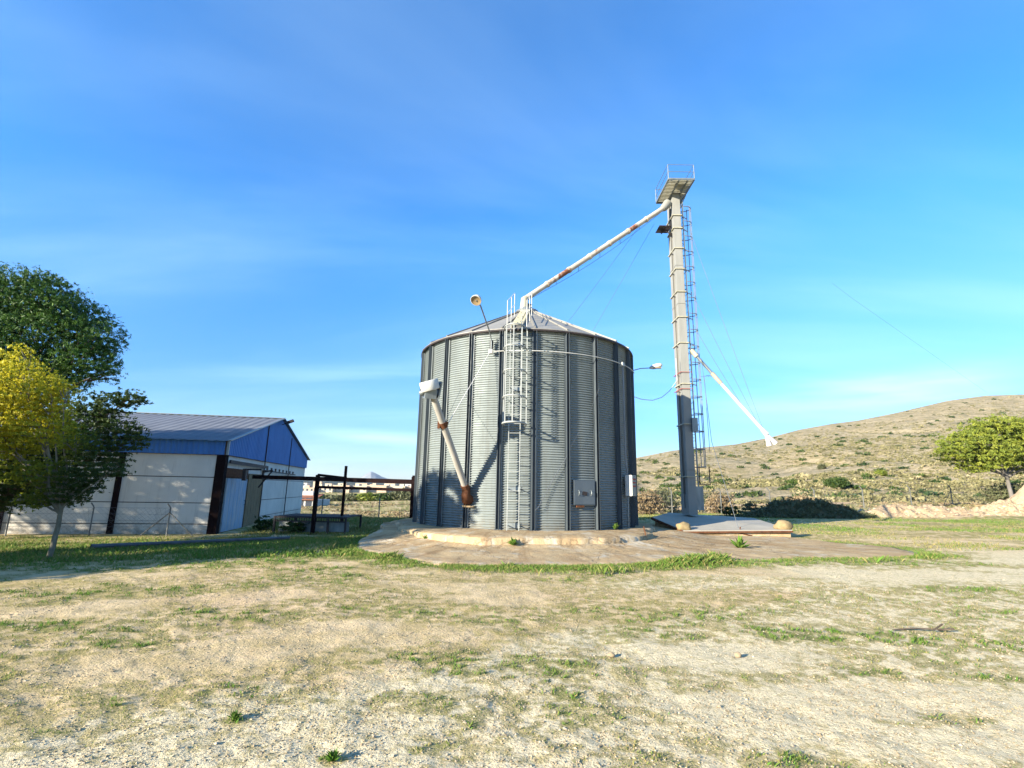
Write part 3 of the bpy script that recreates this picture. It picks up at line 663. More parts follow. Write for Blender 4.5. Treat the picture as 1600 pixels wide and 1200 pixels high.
# caged ladder on the right
LX = TX + LW + .17; LY = TY + .35; lb = 2.75
q_ = MB()
q_.bar((LX, LY - .2, .75), (LX, LY - .2, TT_ - .3), .05, .06, up=(0, 1, 0)); q_.bar((LX, LY + .2, .75), (LX, LY + .2, TT_ - .3), .05, .06, up=(0, 1, 0))
lo = q_.build('ladder', M_galv, tw)
z = .95
while z < TT_ - .35: 
    q_ = MB(); q_.tube([(LX, LY - .2, z), (LX, LY + .2, z)], .012, 5); q_.build('rung', M_galv, lo); z += .3
q_ = MB()
def thoop(z): return [(LX + .02 + .46 * math.sin(a), LY - .27 * math.cos(a), z) for a in np.linspace(0, math.pi, 13)]
for i in (3, 6, 9): q_.bar(thoop(lb)[i], thoop(TT_ - .6)[i], .035, .01)
cg = q_.build('safety_cage', M_steel_blue, tw)
z = lb
while z < TT_ - .5:
    q_ = MB(); q_.tube(thoop(z), .022, 5); q_.build('hoop', M_steel_blue, cg)
    q_ = MB(); q_.bar((TX + LW, LY, z - .3), (LX, LY, z - .3), .05, .03); q_.build('bracket', M_steel_blue, lo); z += .82
q_ = MB(); q_.box((LX + .3, LY, lb - .4), (.62, .03, .8)) ; 
fr = MB()
for x in (LX + .04, LX + .5): fr.bar((x, LY - .3, lb - .8), (x, LY - .3, lb), .035)
fr.bar((LX + .04, LY - .3, lb - .8), (LX + .5, LY - .3, lb - .8), .035); fr.build('gate_frame', M_dark, tw)
q_ = MB(); q_.box((LX + .02, LY - .24, 1.35), (.36, .02, 1.05), .1); q_.build('ladder_guard', M_galv, tw, 'pale sheet closing the foot of the ladder')
q_ = MB(); q_.box((TX + LW + .06, TY - .12, 4.65), (.26, .16, .62)); q_.build('switch_box', M_galv, tw)
an = MB(); a0 = (LX + .66, LY - .1, 3.4); an.tube([a0, (LX + .62, LY - .1, 7.05)], .012, 5); an.bar((LX + .45, LY - .1, 7.0), (LX + 1.05, LY - .1, 7.1), .015); 
for k in range(3): an.bar((LX + .72 + .13 * k, LY - .22, 7.05), (LX + .72 + .13 * k, LY + .02, 7.05), .02)
an.build('aerial', M_wire, tw)

# spout to the silo
s0 = V3(atY(1037, 325, TY + .1)); s1 = V3((SC[0] - .12, SC[1] - .25, ZA + .42))
sp_ = thing('grain_spout', 'long rust-streaked cream grain spout running from the elevator head to the silo roof', 'pipe', s1)
q_ = MB(); nn = 7
for i in range(nn):
    a = s0.lerp(s1, i / nn); b = s0.lerp(s1, (i + 1) / nn); q_.tube([a, b], .118, 16)
q_.build('pipe', M_spout, sp_)
q_ = MB()
for i in range(1, nn): a = s0.lerp(s1, i / nn); d = (s1 - s0).normalized(); q_.tube([a - d * .05, a + d * .05], .145, 16)
q_.build('joint_rings', M_spout, sp_)
q_ = MB(); q_.tube([s1 + (s0 - s1).normalized() * .1, s1, s1 + Vector((-.02, 0, -.3)), s1 + Vector((-.02, 0, -.62))], [.13, .16, .17, .2], 14); q_.build('outlet_elbow', M_rail_y, sp_)
q_ = MB(); q_.tube([s0 - (s1 - s0).normalized() * .35 + Vector((0, 0, .12)), s0, s0 + (s1 - s0).normalized() * .12], [.22, .19, .14], 12); q_.build('inlet_boot', M_galv_leg, sp_)
q_ = MB(); tp = [s0.lerp(s1, t) - Vector((0, 0, .12 + 0.28 * math.sin(math.pi * t))) for t in np.linspace(0, .96, 13)]
q_.tube(tp, .010, 5)
for t in (.2, .35, .5, .65, .8): a = s0.lerp(s1, t); q_.bar(a - Vector((0, 0, .1)), a - Vector((0, 0, .13 + .28 * math.sin(math.pi * t))), .02)
q_.build('truss_cable', M_wire, sp_)
# second spout hanging to the right
r0 = V3(atY(1080, 547, TY + .15)); r1 = V3(atY(1192, 672, TY - .5)); dd = (r1 - r0).normalized(); L_ = (r1 - r0).length
s2 = thing('hanging_spout', 'white sloping grain spout with a forked mouth hanging in the air right of the tower', 'pipe', r0)
q_ = MB(); q_.tube([r0 + dd * .35, r0 + dd * L_ * .33], .07, 14); q_.build('upper_pipe', M_galv, s2)
q_ = MB(); q_.tube([r0 + dd * L_ * .30, r0 + dd * L_ * .43], [.10, .10], 14); q_.build('coupling', M_rail_y, s2); q_ = MB(); q_.tube([r0, r0 + dd * .4], .12, 14); q_.build('inlet', M_rail_y, s2)
q_ = MB(); q_.tube([r0 + dd * L_ * .40, r0 + dd * L_ * .7, r1], .08, 16); q_.build('lower_pipe', M_spout_w, s2)
q_ = MB(); q_.tube([r1 - dd * .05, r1 + dd * .25], [.10, .12], 14); q_.build('mouth_collar', M_spout_w, s2)
for ang, l2 in ((Vector((.18, 0, -1)), .56), (Vector((.62, 0, -.7)), .58)):
    q_ = MB(); b_ = r1 + dd * .2; q_.tube([b_, b_ + ang.normalized() * l2 * .5, b_ + ang.normalized() * l2], [.07, .09, .12], 12, cap=False); q_.tube([b_ + ang.normalized() * l2, b_ + ang.normalized() * (l2 - .3)], [.11, .08], 12, cap=False); q_.build('fork_outlet', M_spout_w, s2)
for i, (pxy, t, lb_) in enumerate((((1077, 357), 1.0, 'outermost thin wire from the tower top down to the mouth of the hanging spout'), ((1080, 455), .92, 'middle thin wire from the tower down to the hanging spout'), ((1082, 505), .72, 'innermost and shortest thin wire from the tower to the hanging spout'))):
    wire('support_wire', lb_, [atY(*pxy, TY + .2), r0 + dd * L_ * t + Vector((0, 0, .1))], .009, None, 'wire', .08, group='wires holding the hanging spout')
# guys
wire('guy_wire', 'thin guy wire from the upper tower to the far right of the silo roof', [atY(1022, 350, TY), (2.9, 23.6, 7.5)], .007, None, 'wire', .05)
wire('guy_wire', 'thin guy wire from under the big spout down to the middle of the silo roof', [atY(1000, 352, TY - .2), (1.95, 21.2, 8.25)], .007, None, 'wire', .05)
wire('guy_wire', 'thin guy wire from the tower down past the ladder to the pit cover edge', [atY(1096, 560, TY), atY(1112, 690, 21.5), atY(1154, 826, 19.95)], .011, None, 'wire')
wire('power_cable', 'grey slack power cable sagging between the silo wall and the tower', [atY(985, 618, 20), atY(1003, 624, 20.8), atY(1020, 625.5, 21.3), atY(1034, 621, 21.9), atY(1046, 611, 22.4), atY(1058, 594, TY - .08), atY(1056, 560, TY - .05)], .017, M_wirew)
wire('overhead_wire', 'faint overhead wire slanting down through the sky on the right', [atY(1300, 442, 75), atY(1330, 465, 75), atY(1540, 612, 90)], .012, None, 'wire')

# ---------------------------------------------------------------- sloping concrete lid at the tower foot
FL, FR = atY(1068, 829, 19.2), atY(1238, 828, 19.4); BL0, BL1, BR = atY(1019, 808, 21.8), atY(1045, 801, 24.6), atY(1178, 809.5, 24.6)
lid = thing('pit_cover', 'sloping grey concrete pit cover with a rusty steel edge at the tower foot', 'pit cover', (FL[0], FL[1], FL[2] - .3))
poly = [FL, FR, BR, BL1, BL0]
q_ = MB(); q_.prism(poly, (0, 0, -.10)); q_.build('slab', M_plate, lid)
q_ = MB(); inn = [V3(p) + (V3((9.5, 22, 0)) - V3((p[0], p[1], 0))) * .03 - Vector((0, 0, .10)) for p in poly]; q_.prism(inn, (0, 0, -.55)); q_.build('kerb_wall', M_conc, lid)
q_ = MB(); q_.bar(V3(FL) + Vector((0, -.03, -.06)), V3(FR) + Vector((0, -.03, -.06)),   .04, .06); q_.bar(V3(FL) + Vector((-.03, 0, -.05)), V3(BL0) + Vector((-.03, 0, -.05)), .04, .10); q_.build('steel_edge', M_rust, lid)
def rock(name, c, sz, label, seed, mat=None, group=None):
    import bmesh
    bm = bmesh.new(); bmesh.ops.create_icosphere(bm, subdivisions=3, radius=1)
    from mathutils import noise
    for v in bm.verts:
        k = 1 + .35 * noise.noise(v.co * 1.3 + Vector((seed, 0, 0))) + .08 * noise.noise(v.co * 5 + Vector((0, seed, 0)))
        v.co = Vector((v.co.x * sz[0] * k, v.co.y * sz[1] * k, v.co.z * sz[2] * k))
    me = bpy.data.meshes.new(name); bm.to_mesh(me); bm.free(); me.materials.append(mat or M_rock)
    for p in me.polygons: p.use_smooth = True
    o = bpy.data.objects.new(name, me); COL.objects.link(o); o.location = c; return tag(o, label, 'rock', group)
a = V3(FL); b = V3(FR)
rock('boulder', a + Vector((.12, .28, .12)), (.27, .2, .17), 'flat-topped yellowish boulder on the left front corner of the pit cover', 3.3)
rock('boulder', b + Vector((-.22, .22, .13)), (.30, .22, .20), 'rounded ochre boulder on the right tip of the pit cover', 8.1)
q_ = MB(); cc = V3(atY(1160, 834, 19.5))
q_.tube([cc + Vector((.42 * math.cos(t), .12 * math.sin(t), .05 * math.sin(2 * t) + .0)) for t in np.linspace(0, 5.6, 26)], .022, 6); q_.tube([cc + Vector((-.1, 0, .05)), cc + Vector((-.05, .02, .25))], .02, 6)
tag(q_.build('iron_ring', M_rust), 'rusty bent iron loop lying against the front edge of the pit cover', 'iron loop')
q_ = MB(); p = atZ(1012, 836, .3); q_.bar((p[0], p[1], .05), (p[0] - .12, p[1], .55), .03); tag(q_.build('iron_peg', M_rust), 'short leaning iron peg at the right end of the plinth', 'peg')

# ---------------------------------------------------------------- warehouse
BETA = R_(10); K = np.array([-14.39, 25.44]); ul = np.array([-math.cos(BETA), -math.sin(BETA)]); ug = np.array([-math.sin(BETA), math.cos(BETA)])
BZ, EZ, WZ = -.82, 3.73, 3.02; LG = 18.2; LL = 27.0
def W(a, b, z): p = K + ul * a + ug * b; return Vector((p[0], p[1], z))      # a along the long wall, b into the depth
wh = thing('warehouse', 'white concrete-panel warehouse with blue corrugated gable and brown steel columns', 'warehouse', W(0, 0, BZ))
def wallm():
    m = Mat('panel_wall', (.6, .6, .56), .95, 0, .05)
    c = m.mix(m.rng(m.noise(.6, 6, .6), .35, .7), (.80, .77, .68), (.68, .65, .57))
    c = m.mix(m.rng(m.noise(5, 6, .7, (1, 1, .1)), .55, .75, 0, .45), c, (.33, .30, .25))
    sp = m.n('ShaderNodeSeparateXYZ'); m.l(m.co(), sp.inputs[0])
    c = m.mix(m.math('MULTIPLY', m.rng(sp.outputs[2], 0, .7, .8, 0), m.rng(m.noise(4, 5, .7), .35, .6)), c, (.30, .235, .16))
    m.color(c); m.bump(m.noise(30, 4), .25, .01); return m.m
M_panel = wallm(); 
def corr(name, base, dark, sc_=1.0, metal=.1):
    m = Mat(name, base, .55, metal, .2); c = m.mix(m.rng(m.noise(1.2, 6, .65, (1, 1, .4)), .35, .7), base, dark); m.color(c); return m.m
M_blue = corr('blue_cladding', (.075, .23, .54), (.06, .18, .43)); M_bluegable = M_blue
def roofm():
    m = Mat('roof_sheet', (.2, .22, .26), .7, .0, .15)
    c = m.mix(m.rng(m.noise(.7, 6, .6), .35, .7), (.20, .215, .235), (.15, .16, .18))
    c = m.mix(m.rng(m.noise(5, 5, .7, (1, .2, 1)), .58, .75, 0, .5), c, (.11, .10, .09)); m.color(c); return m.m
M_roof = roofm()
def panelwall(fn, length, z0, z1, joints, vj, thick, name, mat):
    """wall built of separate precast slabs with open joints"""
    q = MB(); zs = [z0] + [j for j in joints if z0 < j < z1] + [z1]; xs = [0] + vj + [length]; g = .02
    for i in range(len(xs) - 1):
        for j in range(len(zs) - 1):
            a0, a1 = xs[i] + g, xs[i + 1] - g; b0, b1 = zs[j] + g, zs[j + 1] - g
            q.prism([fn(a0, 0, b0), fn(a1, 0, b0), fn(a1, 0, b1), fn(a0, 0, b1)], fn(0, thick, 0) - fn(0, 0, 0))
    q.build(name, mat, wh); q = MB()
    q.prism([fn(0, .05, z0), fn(length, .05, z0), fn(length, .05, z1), fn(0, .05, z1)], fn(0, thick - .06, 0) - fn(0, 0, 0))
    return q.build('joint_filler', M_dark, wh)
joints = [-.35, .65, 1.9]
panelwall(lambda a, b, z: W(a, b, z), LL, BZ - .3, WZ, joints, [4.6 * i for i in range(1, 6)], .18, 'front_wall', M_panel)
panelwall(lambda a, b, z: W(b, a, z), LG, BZ - .3, WZ, joints, [LG / 3 + .15, LG * 2 / 3], .18, 'gable_wall', M_panel)
q_ = MB(); q_.prism([W(0, LG, BZ - .3), W(LL, LG, BZ - .3), W(LL, LG, EZ), W(0, LG, EZ)], W(0, -.15, 0) - W(0, 0, 0)); q_.prism([W(LL, 0, BZ - .3), W(LL, LG, BZ - .3), W(LL, LG, EZ), W(LL, 0, EZ)], W(-.15, 0, 0) - W(0, 0, 0)); q_.build('rear_walls', M_panel, wh)
# columns
for i in range(6):
    a = 4.6 * i + (-.02 if i == 0 else -.12); q_ = MB(); 
    wd = .42 if i == 0 else .24
    q_.prism([W(a - wd * .15, -.10, BZ - .3), W(a + wd * .85, -.10, BZ - .3), W(a + wd * .85, .02 if i else .3, BZ - .3), W(a - wd * .15, .02 if i else .3, BZ - .3)], (0, 0, WZ - BZ + .29))
    q_.build('steel_column', M_maroon, wh)
# corrugated blue band along the eaves, gable cladding and roof
def corrugated(fn, L0, z_lo, z_hi, pitch_, amp_, name, mat, parent, npts=None):
    n = int(L0 / pitch_ * 4); V = []; 
    for i in range(n + 1):
        a = L0 * i / n; o = amp_ * (1, 1, -1, -1)[i % 4]
        V.append(fn(a, o, z_lo(a))); V.append(fn(a, o, z_hi(a)))
    q = MB(); q.add(V, [(2 * i, 2 * i + 2, 2 * i + 3, 2 * i + 1) for i in range(n)]); return q.build(name, mat, parent)
corrugated(lambda a, o, z: W(a, -.13 + o, z), LL, lambda a: WZ, lambda a: EZ, .25, .018, 'eave_cladding', M_blue, wh)
PK = EZ + 2.28; gh = lambda b: EZ + (PK - EZ) * (1 - abs(b - LG / 2) / (LG / 2))
corrugated(lambda b, o, z: W(-.13 - o, b, z), LG, lambda b: WZ, gh, .25, .018, 'gable_cladding', M_blue, wh)
q_ = MB(); ov = .25
for sgn in (0, 1):
    n = int((LL + ov) / .5 * 4); V = []
    for i in range(n + 1):
        a = -ov * .8 + (LL + ov) * i / n; o = .012 * (1, 1, -1, -1)[i % 4]
        b0 = -.32 if sgn == 0 else LG + .32; ze_ = EZ - .32 * (PK - EZ) / (LG / 2)
        V.append(W(a, b0, ze_ + .05 + o)); V.append(W(a, LG / 2, PK + .05 + o))
    q_.add(V, [(2 * i, 2 * i + 2, 2 * i + 3, 2 * i + 1) for i in range(n)])
q_.build('roof', M_roof, wh)
q_ = MB(); zz0 = EZ - .32 * (PK - EZ) / (LG / 2)
q_.bar(W(-.24, -.32, zz0 + .07), W(-.24, LG / 2, PK + .08), .16, .05, up=(0, 0, 1)); q_.bar(W(-.24, LG / 2, PK + .08), W(-.24, LG + .32, zz0 + .07), .16, .05); q_.bar(W(-.3, LG / 2, PK + .09), W(LL, LG / 2, PK + .09), .3, .04)
q_.build('verge_trim', M_galv, wh)
q_ = MB(); q_.box(W(-.155, -.14, (WZ + EZ) / 2), (.10, .12, EZ - WZ), BETA); q_.build('corner_trim', M_galv, wh)
# gable-side door, boards, rails: read off along the gable plane
nrm = (-ul[0], -ul[1], 0)
def tb(px, py): p = onplane(px, py, W(0, 0, 0), nrm); return float(np.dot(p[:2] - K, ug)), float(p[2])
b_door0 = .55; b_door1 = tb(383, 760)[0]; b_wood1 = tb(407, 760)[0]; z_door = tb(368, 748)[1]
print('door', b_door0, b_door1, b_wood1, z_door, tb(410, 700), tb(447, 745), tb(478, 717), tb(440, 656))
def doorm():
    m = Mat('peeling_blue', (.3, .4, .5), .7); c = m.mix(m.rng(m.noise(2, 7, .7, (3, 3, .35)), .45, .62), (.27, .41, .55), (.47, .52, .52))
    c = m.mix(m.rng(m.noise(3, 7, .7, (3, 3, .3)), .60, .72), c, (.22, .20, .11)); m.color(c); m.bump(m.noise(12, 5, .6, (3, 3, .3)), .5, .02); return m.m
q_ = MB()
nb = 5
for i in range(nb):
    b0 = b_door0 + (b_door1 - b_door0) * i / nb; b1 = b_door0 + (b_door1 - b_door0) * (i + 1) / nb - .02
    q_.prism([W(-.02, b0, BZ + .05), W(-.02, b1, BZ + .05), W(-.02, b1, z_door), W(-.02, b0, z_door)], W(-.07, 0, 0) - W(0, 0, 0))
dr = q_.build('door', doorm(), wh, 'peeling pale blue metal door')
q_ = MB(); bm_ = b_door1 - .25; q_.tube([W(-.12, bm_, .7), W(-.2, bm_, .68), W(-.2, bm_, .48), W(-.12, bm_, .46)], .015, 6); q_.build('handle', M_dark, dr)
def woodm():
    m = Mat('old_boards', (.3, .22, .1), .9); c = m.mix(m.rng(m.noise(4, 7, .7, (5, 5, .4)), .4, .65), (.30, .21, .10), (.15, .11, .055)); m.color(c); m.bump(m.noise(14, 5, .6, (5, 5, .3)), .7, .02); return m.m
q_ = MB(); nb = 6
for i in range(nb):
    b0 = b_door1 + .03 + (b_wood1 - b_door1) * i / nb; b1 = b_door1 + .01 + (b_wood1 - b_door1) * (i + 1) / nb
    q_.prism([W(-.09, b0, BZ + .05), W(-.09, b1, BZ + .05), W(-.09, b1, z_door + .32), W(-.09, b0, z_door + .32)], W(-.05, 0, 0) - W(0, 0, 0))
q_.build('board_leaf', woodm(), wh, 'weathered brown plank door leaf')
q_ = MB(); q_.prism([W(-.03, .3, z_door + .05), W(-.03, b_door1, z_door + .05), W(-.03, b_door1, z_door + .52), W(-.03, .3, z_door + .52)], W(-.05, 0, 0) - W(0, 0, 0)); q_.build('lintel', M_rust, wh, 'rusty steel lintel above the door')
zr = tb(380, 726)[1]; q_ = MB(); q_.bar(W(-.2, .25, zr + .05), W(-.2, b_wood1 + .3, zr), .10, .16); q_.build('door_rail', M_dark, wh)
bA, zA_ = tb(409, 735); bB, zB_ = tb(457, 742); q_ = MB(); q_.bar(W(-.2, bA, zA_), W(-.2, bB, zB_), .05, .07); rl = q_.build('track_rail', M_dark, wh)
for i in range(8):
    b = bA + (bB - bA) * (i + .4) / 8.2; z = zA_ + (zB_ - zA_) * (i + .4) / 8.2; q_ = MB(); q_.bar(W(-.2, b, z), W(-.2, b - .12, z + .2), .05); q_.bar(W(-.2, b, z), W(-.2, b + .12, z + .2), .05); q_.bar(W(-.2, b - .14, z + .2), W(-.2, b + .14, z + .2), .03); q_.build('hanger', M_dark, rl)
for b_, zt_ in ((LG / 3 + .15, PK - .7), (LG * 2 / 3, PK - 1.0)): q_ = MB(); q_.bar(W(-.16, b_, BZ), W(-.16, b_, zt_), .05); q_.build('downpipe', M_dark, wh)
fp = W(-.15, LG / 2, PK - .35); fl = thing('floodlight', 'small black floodlight on a bracket at the warehouse gable peak', 'lamp', fp)
q_ = MB(); q_.tube([fp, fp + Vector((.35, -.05, .12))], .025, 6); q_.build('bracket', M_dark, fl)
q_ = MB(); q_.box(fp + Vector((.58, -.05, .22)), (.42, .3, .16), .2, 0, -.4); q_.build('lamp_head', M_dark, fl)

# ---------------------------------------------------------------- steel conveyor frame between warehouse and silo
fa = V3(atY(396, 745, 27.0)); fc = V3(atY(650, 753, 23.2)); ztop = (fa.z + fc.z) / 2
def onl(px): t = (px - 396) / (650 - 396.); return fa.lerp(fc, t)
gt = thing('conveyor_frame', 'dark maroon steel frame of posts and beams between the warehouse and the silo', 'steel frame', (onl(497).x, onl(497).y, -.7))
q_ = MB(); q_.bar(fa, fc + (fc - fa).normalized() * .3, .14, .2); q_.build('main_beam', M_maroon, gt)
pA = V3(atY(497, 742, 25.9)); pB = V3(atY(541, 728, 27.2)); pC = V3(atY(646, 745, 23.3))
def post(p, wd, nm='post'): q = MB(); q.bar((p.x, p.y, g1(p.x, p.y) - .2), p, wd, wd, up=(0, 1, 0)); q.bar((p.x - .0, p.y, g1(p.x, p.y) - .05), (p.x, p.y, g1(p.x, p.y) + .03), wd * 2.0, wd * 2, up=(0, 1, 0)); return q.build(nm, M_maroon, gt)
post(pA, .17); post(pB, .12); post(pC, .14); pD = V3(atY(654, 747, 24.6)); post(pD, .12)
q_ = MB(); q_.bar(pA, V3(atY(541, 747, 27.2)), .12, .12); q_.build('top_brace', M_maroon, gt)
q_ = MB(); q_.bar(pC, pD, .1, .12); q_.build('top_brace', M_maroon, gt)
l0 = V3(atY(497, 761, 25.95)); l1 = V3(atY(652, 766, 23.4)); q_ = MB(); q_.bar(l0, l1, .10, .13); q_.build('lower_beam', M_maroon, gt)
q_ = MB(); bx_ = fa + Vector((-.1, -.05, .1)); q_.box(bx_ + Vector((-.35, 0, .0)), (.16, .3, .62), BETA); q_.bar(bx_ + Vector((-.35, 0, .28)), bx_ + Vector((.5, 0, .28)), .08); q_.bar(bx_ + Vector((.6, 0, .25)), bx_ + Vector((.6, 0, -.1)), .07); q_.bar(bx_ + Vector((.6, 0, .15)), bx_ + Vector((1.1, 0, .25)), .07); q_.bar(bx_ + Vector((1.1, 0, .25)), bx_ + Vector((.45, 0, -.65)), .06); q_.build('end_bracket', M_dark, gt)
# low slatted loading table
t0 = V3(atY(430, 806, 26.2)); t1 = V3(atY(541, 806, 26.2)); tz = t0.z - .02
tbx = thing('slatted_table', 'low dark slatted metal rack with grey sheet sides below the steel frame', 'rack', (t0.x, t0.y, g1(t0.x, t0.y)))
q_ = MB(); dep = 2.6
for i in range(46): x = t0.x + (t1.x - t0.x) * i / 45; q_.box((x, t0.y + dep / 2, tz), (.035, dep, .05))
q_.build('slatted_top', M_dark, tbx)
q_ = MB()
for z in (tz - .03, tz - .22): q_.bar((t0.x, t0.y, z), (t1.x - 0 * .7, t0.y, z), .05, .06)
for i in range(30): x = t0.x + (t1.x - t0.x) * i / 29; q_.box((x, t0.y, tz - .12), (.03, .03, .2))
q_.build('front_rail', M_dark, tbx); q_ = MB(); q_.bar((t0.x, t0.y + dep, tz - .03), (t1.x, t0.y + dep, tz - .03), .05, .1); q_.build('back_rail', M_dark, tbx)
for x, y in ((t0.x, t0.y), (t0.x + 2.7, t0.y), (t1.x, t0.y), (t0.x, t0.y + dep), (t1.x, t0.y + dep)):
    q_ = MB(); q_.bar((x, y, g1(x, y) - .1), (x, y, tz), .09); q_.build('leg', M_dark, tbx)
q_ = MB(); q_.box(((t0.x + t0.x + 2.65) / 2, t0.y + .5, tz - .55), (2.6, .03, .62)); q_.box((t0.x + 3.2, t0.y + .3, tz - .48), (.95, .03, .5), .1); q_.build('side_sheet', M_galv, tbx)
# pipe on the grass
pa = V3(atZ(141, 858, -.52)); pb = V3(atZ(452, 841.5, -.62)); pa.z = g1(pa.x, pa.y) + .09; pb.z = g1(pb.x, pb.y) + .09
q_ = MB(); pts = [pa.lerp(pb, t) for t in np.linspace(0, 1, 12)]
for p_ in pts: p_.z = max(p_.z, g1(p_.x, p_.y) + .10)
q_.tube(pts, .075, 12, cap=False); q_.tube(pts[::-1], .066, 12, cap=False)
tag(q_.build('long_pipe', M_pipe), 'long dark grey pipe lying on the grass in front of the warehouse', 'pipe')

# ---------------------------------------------------------------- fences
def fence_post_mesh(h=2.0, lean=-.3, brace=False):
    q = MB(); q.tube([(0, 0, -.3), (0, 0, h - .3), (lean * .3, 0, h - .18), (lean, 0, h)], .035, 7)
    return q
def fence(name, label, pts, h, lean, braced, mat, strands=5):
    root = thing(name, label, 'fence', pts[0]); tops = []
    for i, p in enumerate(pts):
        q = MB(); x, y, z = p; q.tube([(x, y, z - .3), (x, y, z + h * .86), (x + lean * .25, y, z + h * .91), (x + lean, y, z + h)], .05 if h > 1.8 else .03, 7); po = q.build('post', mat, root)
        if i in braced:
            b = MB(); b.tube([(x, y, z + h * .72), (x - 1.15, y - .2, z - .05)], .025, 6); po2 = b.build('brace', mat, po); b = MB(); b.tube([(x, y, z + h * .72), (x + 1.15, y + .2, z - .05)], .025, 6); b.build('brace', mat, po)
    q = MB()
    for s_ in range(strands):
        k = .08 + .78 * s_ / (strands - 1)
        for a, b in zip(pts[:-1], pts[1:]): q.tube([(a[0], a[1], a[2] + h * k), (b[0], b[1], b[2] + h * k)], .0045, 4, cap=False)
    # chain-link diagonals
    for a, b in zip(pts[:-1], pts[1:]):
        A = Vector(a); B = Vector(b); n = int((B - A).length / .22)
        for i in range(n):
            for dr_ in (0, 1):
                j = i + 6; t0_, t1_ = (i / n, min(1, j / n)); 
                if dr_: t0_, t1_ = t1_, t0_
                pA_ = A.lerp(B, t0_) + Vector((0, 0, h * .08)); pB_ = A.lerp(B, t1_) + Vector((0, 0, h * .86)); q.bar(pA_, pB_, .0035)
    q.build('wire_mesh', M_wire, root); return root
fp_ = []
for px, Y in ((930, 38.5), (990, 39.5), (1050, 40.5), (1127, 42), (1204, 43.5), (1274, 45), (1350, 47), (1425, 49.5), (1489, 52), (1565, 54), (1640, 56), (1720, 58)):
    p = atY(px, 790, Y); fp_.append((p[0], p[1], g1(p[0], p[1])))
fence('wire_fence', 'long wire fence of thin grey posts across the field below the hill', fp_, 2.05, -.22, [8], M_post)
fp_ = []
for px, Y in ((-170, 22.3), (10, 23.0), (140, 23.6), (261, 24.2)):
    p = atY(px, 830, Y); fp_.append((p[0], p[1], g1(p[0], p[1])))
fence('wire_fence', 'low wire fence with bent-topped posts in front of the warehouse wall', fp_, 1.45, -.16, [3], M_post)
fp_ = []
for px, Y in ((430, 44), (500, 43.5), (590, 43), (672, 42.5)):
    p = atY(px, 830, Y); fp_.append((p[0], p[1], g1(p[0], p[1])))
fence('wire_fence', 'wire fence seen through the steel frame, left of the silo', fp_, 2.1, -.02, [], M_post)

# ---------------------------------------------------------------- foliage helpers
def leaf_cloud(blobs, n, size, aspect=1.6, up=.0, seed=0, shell=.55, gap=.0, cl=.34, ztint=None):
    """small leaf faces through lumpy crown volume; returns V, F, tint"""
    g = np.random.default_rng(seed); bl = np.array(blobs, float)      # cx cy cz rx ry rz
    vol = bl[:, 3] * bl[:, 4] * bl[:, 5]; k = g.choice(len(bl), n, p=vol ** .8 / (vol ** .8).sum())
    d = g.normal(size=(n, 3)); d /= np.linalg.norm(d, axis=1)[:, None]
    r = shell + (1 - shell) * g.random(n) ** .6; r = np.where(g.random(n) < .25, g.random(n) ** .4, r)
    # lumps on each blob
    lump = 1 + .48 * (fbm(d[:, 0] * 2.3 + k * 5.1, d[:, 2] * 2.3 + d[:, 1] * 1.7, 3, seed + 3) - .5) * 2
    c = bl[k, :3] + d * bl[k, 3:6] * (r * lump)[:, None]
    # clump: pull towards twig centres
    tw_ = cl * np.array([1, 1, .8]); cell = np.round(c / tw_); h = (np.sin(cell @ np.array([12.9898, 78.233, 37.719])) * 43758.5453) % 1
    keep = h > gap; jit = np.stack([(h * 91.7) % 1, (h * 57.3) % 1, (h * 33.1) % 1], -1) - .5
    c = c * .55 + (cell + jit * .9) * tw_ * .45
    c, h, d = c[keep], h[keep], d[keep]; n = len(c)
    nr = g.normal(size=(n, 3)) + d * .5 + np.array([0, 0, up]); nr /= np.linalg.norm(nr, axis=1)[:, None]
    t = np.cross(nr, g.normal(size=(n, 3))); t /= np.linalg.norm(t, axis=1)[:, None]; b = np.cross(nr, t)
    s = size * (.6 + .8 * g.random(n))[:, None]
    V = np.stack([c - t * s * aspect, c + b * s * .5 - t * s * .1, c + t * s * aspect, c - b * s * .5 + t * s * .1], 1).reshape(-1, 3)
    Fq = np.arange(4 * n).reshape(n, 4); tint = np.clip(h * .6 + g.random(n) * .4, 0, 1)
    if ztint: tint = np.clip(tint * .55 + .45 * sst(ztint[0], ztint[1], c[:, 2] + (fbm(c[:, 0] * 1.5, c[:, 1] * 1.5, 2, 3) - .5) * 1.4) + .14 - (.8 * sst(ztint[2], ztint[3], c[:, 0] + (h - .5) * .6) if len(ztint) > 2 else 0), 0, 1)
    return V, Fq, np.repeat(tint, 4)
def limb(q, a, b, r0, r1, seed, wob=.12):
    a = Vector(a); b = Vector(b); g = random.Random(seed); L0 = (b - a).length; pts = []
    for i in range(7):
        t = i / 6; p = a.lerp(b, t); 
        if 0 < i < 6: p += Vector((g.uniform(-1, 1), g.uniform(-1, 1), g.uniform(-.5, .5))) * wob * L0 * .25
        pts.append(p)
    q.tube(pts, [r0 + (r1 - r0) * i / 6 for i in range(7)], 7)
